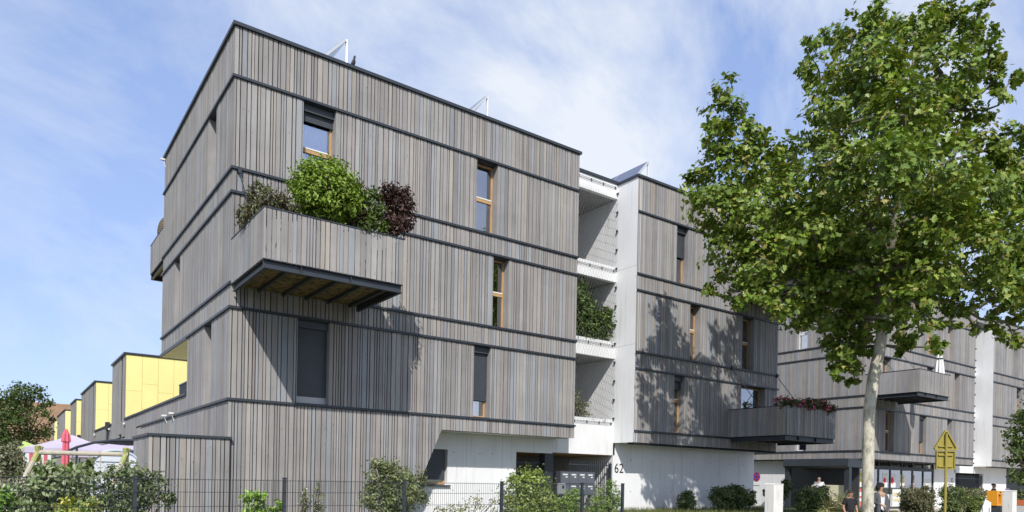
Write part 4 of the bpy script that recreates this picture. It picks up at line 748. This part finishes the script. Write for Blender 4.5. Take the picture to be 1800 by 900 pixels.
c = A.lerp(B_, .64); MB().box(c.x - .22, c.x + .22, c.y - .09, c.y + .09, .86, .9).build('swing_seat', WD, sw)
ph = thing('playhouse', 'white and grey arched garden playhouse behind the dark shrub', 'playhouse', (at(204, 850, 17.6).x, at(204, 850, 17.6).y, .4)); c = at(204, 850, 17.6); PHM = mat('playhouse_white', (.62, .67, .74), .6, noise=((3, 3, 3), .06)); prof = [(-.5, .4), (-.5, 1.75)] + [(-.5 * math.cos(R(a)), 1.75 + .36 * math.sin(R(a))) for a in range(15, 180, 15)] + [(.5, 1.75), (.5, .4)]
MB().prism([(c.x + a, z) for a, z in prof], 'y', c.y, c.y + .9).build('shell', PHM, ph)
for k in range(5): MB().box(c.x - .44, c.x + .44, c.y - .012, c.y - .002, .75 + k * .27, .765 + k * .27).build('groove_strip', SHUT, ph)
MB().tube([(c.x + a * 1.04, c.y - .01, z + (.02 if z > 1 else 0)) for a, z in prof], .03, 6).build('arch_trim', mat('playhouse_trim', (.5, .58, .66), .6), ph)
pf = thing('picket_fence', 'weathered grey wooden picket fence at the left edge', 'fence', (at(25, 850, 22).x, at(25, 850, 22).y, .4)); a_p, b_p = at(-30, 850, 21.5), at(56, 850, 22.5); n_ = 16
for k in range(n_):
    c = a_p.lerp(b_p, k / (n_ - 1)); h_ = 1.95 + random.Random(k).uniform(-.09, .09); MB().prism([(c.x - .04, .35), (c.x + .04, .35), (c.x + .04, h_ - .07), (c.x, h_), (c.x - .04, h_ - .07)], 'y', c.y, c.y + .025).build('picket', WD, pf)
for z in (.8, 1.6): MB().tube([(a_p.x, a_p.y + .05, z), (b_p.x, b_p.y + .05, z)], .03, 5).build('rail', WD, pf)
GG = [(.13, .14, .085), (.17, .17, .11), (.10, .11, .065)]
shrub('grey green feathery bush behind the picket fence', [(15, 805, 20, 22), (-10, 800, 20, 26), (40, 820, 14, 16), (25, 785, 8, 10)], 2.6, 2600, 'small', .085, GG, 141, name='garden_bush', group=None)
shrub('leafy green bush behind the pink parasol', [(135, 828, 16, 14), (100, 832, 18, 12), (75, 828, 10, 8)], -.5, 1300, 'oval', .12, GRN, 142, name='garden_bush', group=None)

# ------------------------------------------------------------------ street furniture on the right
def post(label, px, top, d, wd, grp):
    c = at(px, 900, d); zt = at(px, top, d).z; t = thing('concrete_post', label, 'post', (c.x, c.y, gz(c.x, c.y)), grp); m = mat('post_white', (.72, .70, .66), .85, noise=((5, 5, 2), .08), stain=((7, 7, .9), (.32, .31, .28), .6, .57))
    MB().box(c.x - wd / 2, c.x + wd / 2, c.y - .15, c.y + .15, gz(c.x, c.y) - .1, zt - .03).build('shaft', m, t, bevel=.012); MB().prism([(c.x - wd / 2 - .008, zt - .028), (c.x + wd / 2 + .008, zt - .028), (c.x + wd / 2 - .02, zt), (c.x - wd / 2 + .02, zt)], 'y', c.y - .158, c.y + .158).build('cap', m, t)
post('wide white concrete post before the shop porch', 1360, 850, 20, .44, 'white concrete posts'); post('narrower white concrete post beside the purple flag', 1774, 862, 23, .34, 'white concrete posts')
sp = at(1660, 900, 21); U = Vector((math.cos(YAW + R(8)), -math.sin(YAW + R(8)), 0)); Vn = Vector((U.y, -U.x, 0)) ; Vn = -LOOK
YS = mat('shaded_sign_yellow', (.30, .245, .04), .55, noise=((6, 6, 6), .1)); rs = thing('road_sign', 'back of a yellow triangular road sign with a plate below on a yellow pole', 'sign', (sp.x, sp.y, gz(sp.x, sp.y)))  # yellow darkened to olive: the shade on the sign's back is in the colour
def plate(nm, poly, d0, d1, par):
    k = len(poly); vs_ = [sp + U * a - Vn * d_ + Vector((0, 0, z - sp.z)) for d_ in (d0, d1) for a, z in poly]
    return MB().add(vs_, [tuple(range(k))[::-1], tuple(range(k, 2 * k))] + [(i, (i + 1) % k, k + (i + 1) % k, k + i) for i in range(k)]).build(nm, YS, par)
def rim(nm, poly, wd, par):
    k = len(poly); cx, cz = sum(a for a, z in poly) / k, sum(z for a, z in poly) / k; inn = [(cx + (a - cx) * wd, cz + (z - cz) * wd) for a, z in poly]
    vs_ = [sp + U * a - Vn * d_ + Vector((0, 0, z - sp.z)) for d_ in (.02, -.03) for pl in (poly, inn) for a, z in pl]
    return MB().add(vs_, [(i, (i + 1) % k, k + (i + 1) % k, k + i) for i in range(k)] + [(2 * k + i, 2 * k + (i + 1) % k, 3 * k + (i + 1) % k, 3 * k + i) for i in range(k)] + [(i, (i + 1) % k, 2 * k + (i + 1) % k, 2 * k + i) for i in range(k)] + [(k + i, k + (i + 1) % k, 3 * k + (i + 1) % k, 3 * k + i) for i in range(k)]).build(nm, YS, par)
tri = [(-.32, 2.76), (-.29, 2.71), (.29, 2.71), (.32, 2.76), (.03, 3.29), (-.03, 3.29)]; rc = [(-.26, 2.14), (.26, 2.14), (.26, 2.69), (-.26, 2.69)]
t1_ = plate('warning_triangle', tri, .02, .035, rs); rim('rim', tri, .86, t1_); t2_ = plate('plate', rc, .02, .035, rs); rim('rim', rc, .9, t2_)
MB().tube([sp + Vector((0, 0, -sp.z - .05)) + Vn * .03, sp + Vector((0, 0, 3.2 - sp.z)) + Vn * .03], .035, 10).build('pole', YS, rs)
for z in (2.82, 2.56, 2.22): plate('bracket', [(-.2, z - .018), (.2, z - .018), (.2, z + .018), (-.2, z + .018)], -.025, .019, rs)
om = at(1752, 880, 27); mk = thing('orange_machine', 'orange and black upright machine beside the white post', 'machine', (om.x, om.y, gz(om.x, om.y))); OR = mat('orange_paint', (.78, .33, .02), .4); x, y = om.x, om.y; g0 = gz(x, y)
MB().box(x - .24, x - .12, y - .1, y + .25, .95, 1.52).box(x + .16, x + .26, y - .1, y + .25, .95, 1.52).box(x - .12, x + .16, y - .1, y + .25, 1.38, 1.52).box(x - .12, x + .16, y - .1, y + .25, .95, 1.02).build('upper_frame', OR, mk); MB().box(x - .12, x + .16, y + .05, y + .24, 1.02, 1.38).build('display', mat('display_dark', (.16, .09, .06), .3), mk); MB().box(x - .1, x - .03, y + .03, y + .049, 1.1, 1.33).build('paper', WHITE, mk); MB().box(x - .02, x + .1, y - .112, y - .101, 1.44, 1.48).build('logo_bar', BACK, mk)
MB().box(x - .2, x + .22, y - .2, y + .3, g0, .948).build('base', mat('charcoal_plastic', (.05, .055, .06), .6), mk); MB().box(x + .222, x + .45, y - .2, y + .3, g0, .93).build('side_panel', OR, mk)
wb = at(1733, 890, 26); bd = thing('sandwich_board', 'tilted white board leaning near the orange machine', 'board', (wb.x, wb.y, gz(wb.x, wb.y))); MB().add([wb + RIGHT * a + Vector((0, 0, z - wb.z)) - LOOK * d_ for d_ in (0, .03) for a, z in ((-.24, .62), (.17, .62), (.17, 1.08), (-.04, 1.2))], [(0, 1, 2, 3), (4, 5, 6, 7), (0, 1, 5, 4), (1, 2, 6, 5), (2, 3, 7, 6), (3, 0, 4, 7)]).build('panel', WHITE, bd)
for a in (-.15, .1): MB().tube([wb + RIGHT * a + Vector((0, 0, gz(wb.x, wb.y) - wb.z)) - LOOK * .05, wb + RIGHT * a + Vector((0, 0, .9 - wb.z)) - LOOK * .04], .015, 5).build('leg', STEEL, bd)
fl = at(1768, 880, 24); ft = thing('feather_flag', 'purple and white feather flag curving behind the narrow post', 'flag', (fl.x, fl.y, gz(fl.x, fl.y))); cur = [(0, 1.62), (.08, 1.60), (.17, 1.53), (.25, 1.42), (.31, 1.28), (.345, 1.1), (.36, .95)]
pt_ = lambda a, z, d_: fl + RIGHT * a + Vector((0, 0, z - fl.z)) + LOOK * d_
MB().tube([pt_(0, gz(fl.x, fl.y), 0), pt_(0, 1.62, 0)] + [pt_(a, z, 0) for a, z in cur[1:]], .012, 6).build('pole', STEEL, ft)
q = MB(); k = len(cur); q.add([pt_(a, z, .02 * math.sin(i)) for i, (a, z) in enumerate(cur)] + [pt_(a - .03 - .02 * i, z - .06 - .02 * i, .02 * math.sin(i + 1)) for i, (a, z) in enumerate(cur)] + [pt_(0.01, max(.55, z - .25 - .08 * i), .0) for i, (a, z) in enumerate(cur)], [(i, i + 1, k + i + 1, k + i) for i in range(k - 1)] + [(k + i, k + i + 1, 2 * k + i + 1, 2 * k + i) for i in range(k - 1)]); q.build('banner', mat('purple_cloth', (.38, .24, .60), .8, trans=.2), ft)
rb = at(1797, 884, 26); bx = thing('orange_box', 'small orange and white box at the right picture edge', 'box', (rb.x, rb.y, gz(rb.x, rb.y))); MB().box(rb.x - .1, rb.x + .35, rb.y - .15, rb.y + .15, gz(rb.x, rb.y), 1.0).build('case', mat('case_white', (.6, .58, .56), .6), bx); MB().box(rb.x - .11, rb.x + .36, rb.y - .16, rb.y + .16, 1.001, 1.2).build('lid', mat('case_orange', (.6, .16, .06), .5), bx)

# ------------------------------------------------------------------ people
def skin_mesh(nm, V, E, Rd, m, parent, sub=2):
    me = bpy.data.meshes.new(nm); me.from_pydata(V, E, []); o = bpy.data.objects.new(nm, me); COL.objects.link(o)
    md = o.modifiers.new('skin', 'SKIN'); md.use_smooth_shade = True
    for i, r in enumerate(Rd): me.skin_vertices[0].data[i].radius = (r, r) if not isinstance(r, tuple) else r
    me.skin_vertices[0].data[0].use_root = True
    o.modifiers.new('sub', 'SUBSURF').levels = sub; o.modifiers['sub'].render_levels = sub
    dg = bpy.context.evaluated_depsgraph_get(); m2 = bpy.data.meshes.new_from_object(o.evaluated_get(dg)); bpy.data.objects.remove(o); m2.materials.clear(); m2.materials.append(m)
    if 'tint' not in m2.color_attributes: pass
    o = bpy.data.objects.new(nm, m2); COL.objects.link(o); o.parent = parent; return o
def person(label, p, rz, H, skin, shirt, trous, hair, hairlen=0, cardigan=None, armpose=((.20, .02), (.20, .02)), hands=None, wide=1., grp='people by the street'):
    t = thing('person', label, 'person', p, grp); t.rotation_euler.z = rz; t.scale = (H / 1.7,) * 3
    SK = mat('skin_%d' % int(skin[0] * 100), skin, .55); V, E, Rd = [], [], []
    def v(x, y, z, r, link=None): V.append((x, y, z)); Rd.append(r); (E.append((link, len(V) - 1)) if link is not None else 0); return len(V) - 1
    w_ = wide; pel = v(0, 0, .93, (.14 * w_, .10)); sp_ = v(0, .01, 1.12, (.13 * w_, .095), pel); ch = v(0, .0, 1.30, (.155 * w_, .10), sp_); nk = v(0, .01, 1.45, .055, ch); jw = v(0, -.015, 1.53, (.062, .075), nk); md = v(0, -.01, 1.60, (.076, .092), jw); v(0, .005, 1.67, (.055, .065), md); arms = {}
    for s_, (ao, af) in ((1, armpose[0]), (-1, armpose[1])):
        sh = v(s_ * .165 * w_, .01, 1.385, .06, ch); el = v(s_ * (.19 * w_ + ao * .25), .03, 1.12, .043, sh); wr = v(s_ * (.17 * w_ + ao * .3), -.06 - af, .90 + af * .9, .028, el); pm_ = v(s_ * (.168 * w_ + ao * .3), -.085 - af * 1.2, .84 + af * 1.05, (.018, .036), wr); arms[s_] = (sh, el, wr, pm_); a0 = Vector(V[pm_])
        for f_, (ln_, oy) in enumerate(((.062, -.028), (.074, -.010), (.069, .008), (.054, .025))):
            k1 = v(a0.x, a0.y + oy - .01, a0.z - .035, .0095, pm_); v(a0.x - s_ * .02, a0.y + oy - .02, a0.z - .035 - ln_ * .8, .008, k1)
        k1 = v(a0.x - s_ * .025, a0.y - .04, a0.z + .01, .0105, pm_); v(a0.x - s_ * .03, a0.y - .06, a0.z - .03, .009, k1)
        hp = v(s_ * .09, 0, .87, .085, pel); kn = v(s_ * .10, -.02, .49, .056, hp); an_ = v(s_ * .10, .02, .09, .036, kn); v(s_ * .11, -.15, .035, .034, an_)
    skin_mesh('body', V, E, Rd, SK, t)
    # shirt, trousers, hair follow the body
    def sub(ids, links, grow): return [V[i] for i in ids], [(ids.index(a), ids.index(c_)) for a, c_ in links], [((Rd[i][0] + grow, Rd[i][1] + grow) if isinstance(Rd[i], tuple) else Rd[i] + grow) for i in ids]
    mx = lambda a, c_, k: tuple(a[i] + (c_[i] - a[i]) * k for i in range(3))
    SV = [(0, 0, .84), V[sp_], V[ch], mx(V[ch], V[nk], .55)]; SE = [(0, 1), (1, 2), (2, 3)]; SR = [(.165 * w_, .125), (.158 * w_, .12), (.185 * w_, .13), (.11, .10)] if not cardigan else [(.15 * w_, .122), (.142 * w_, .115), (.15 * w_, .118), (.075, .08)]
    for s_ in (1, -1): k = len(SV); SV += [V[arms[s_][0]], mx(V[arms[s_][0]], V[arms[s_][1]], .75)]; SE += [(2, k), (k, k + 1)]; SR += [.09, .075] if not cardigan else [.06, .055]
    skin_mesh('shirt', SV, SE, SR, mat('cloth_%d%d%d' % tuple(int(c_ * 99) for c_ in shirt), shirt, .9), t)
    if cardigan:
        for s_ in (1, -1):
            a, e, w3, _ = arms[s_]; CV = [mx(V[ch], V[a], .5), V[a], V[e], mx(V[e], V[w3], .75)]; skin_mesh('sleeve', CV, [(0, 1), (1, 2), (2, 3)], [.10, .105, .078, .06], mat('cardigan', cardigan, .95), t)
            CV = [(s_ * .11 * w_, .0, 1.41), (s_ * .135 * w_, -.03, 1.22), (s_ * .135 * w_, -.035, 1.0), (s_ * .14 * w_, -.03, .76)]; skin_mesh('cardigan_front', CV, [(0, 1), (1, 2), (2, 3)], [(.075, .115), (.085, .15), (.085, .155), (.085, .15)], mat('cardigan'), t)
    TV = [(0, 0, .96)]; TE = []; TR = [(.155 * w_, .118)]
    for s_ in (1, -1): k = len(TV); TV += [(s_ * .09, 0, .86), (s_ * .10, -.02, .49), (s_ * .10, .02, .12)]; TE += [(0, k), (k, k + 1), (k + 1, k + 2)]; TR += [.10, .07, .06]
    skin_mesh('trousers', TV, TE, TR, mat('trouser_%d' % int(trous[0] * 999), trous, .9), t)
    for s_ in (1, -1):
        for nm, c_, r_, m_ in (('eye', (s_ * .03, -.098, 1.605), (.011, .006, .007), mat('eye_dark', (.03, .02, .02), .3)), ('ear', (s_ * .078, .005, 1.595), (.010, .018, .028), SK)):
            MBs = MB(); ell(MBs, c_, r_, 8); MBs.build(nm, m_, None, origin=(0, 0, 0)).parent = t
    q = MB(); q.add([(-.012, -.09, 1.575), (.012, -.09, 1.575), (0, -.118, 1.572), (0, -.095, 1.615)], [(0, 1, 2), (0, 2, 3), (1, 3, 2), (0, 3, 1)]); q.build('nose', SK, None, origin=(0, 0, 0)).parent = t
    q = MB(); ell(q, (0, -.096, 1.545), (.022, .006, .006), 8); q.build('mouth', mat('lips', (.35, .12, .1), .5), None, origin=(0, 0, 0)).parent = t
    if hair:
        HM = mat('hair_%d' % int(hair[0] * 999), hair, .8, noise=((60, 60, 60), .4)); q = MB(); ell(q, (0, .012, 1.625), (.092 + .02 * hairlen, .105 + .02 * hairlen, .085 + .025 * hairlen), 14, cut=-.1)
        if hairlen:
            for s_ in (1, -1): ell(q, (s_ * .085, .03, 1.58), (.045, .08, .10), 10)
            ell(q, (0, .0, 1.68), (.10, .115, .06), 12)
        q.build('hair', HM, None, origin=(0, 0, 0), smooth=True).parent = t
    return t
def ell(mb, c, r, n, cut=-1.):
    rows = max(4, n // 2); vs_ = []
    for i in range(rows + 1):
        ph_ = math.pi / 2 - (math.pi / 2 - math.asin(cut)) * i / rows
        for k in range(n): a = 2 * math.pi * k / n; vs_.append((c[0] + r[0] * math.cos(ph_) * math.cos(a), c[1] + r[1] * math.cos(ph_) * math.sin(a), c[2] + r[2] * math.sin(ph_)))
    mb.add(vs_, [(i * n + k, i * n + (k + 1) % n, (i + 1) * n + (k + 1) % n, (i + 1) * n + k) for i in range(rows) for k in range(n)] + [tuple(range(rows * n, rows * n + n))[::-1]])
def stand(px, py, d):
    c = at(px, py, d); g_ = gz(c.x, c.y) + (.012 if c.x > 23 and c.y > -1.6 else 0); return (c.x, c.y, g_), c.z - g_
FACE = -YAW  # local -y towards the camera
p_, h_ = stand(1495, 862, 20.4); person('boy in a black t-shirt standing left of the tree trunk', p_, FACE + R(8), h_, (.36, .20, .13), (.015, .015, .018), (.04, .04, .06), (.03, .022, .018))
p_, h_ = stand(1548, 850, 21.2); wmn = person('woman in a grey cardigan over a white top right of the tree trunk', p_, FACE + R(25), h_, (.42, .25, .17), (.68, .67, .70), (.03, .03, .035), (.012, .010, .010), 1, cardigan=(.085, .09, .10), armpose=((.06, .02), (.06, .16)), wide=1.05)
c = at(1555, 890, 20.9); bl_ = MB(); ell(bl_, (c.x, c.y, c.z), (.035, .035, .04), 12); tag(bl_.build('green_apple', mat('apple_green', (.35, .5, .08), .4), origin=(c.x, c.y, c.z - .04)), 'small green fruit held by the woman in the cardigan', 'fruit')
p_, h_ = stand(1440, 838, 33.5); person('bald man in a white shirt standing behind the dark hedge', p_, FACE + R(160), h_, (.50, .30, .23), (.80, .80, .80), (.08, .09, .12), None)
p_, h_ = stand(1747, 850, 32); person('man in black standing behind the orange machine', p_, FACE + R(50), h_, (.16, .09, .06), (.02, .02, .024), (.03, .03, .035), (.012, .01, .01))
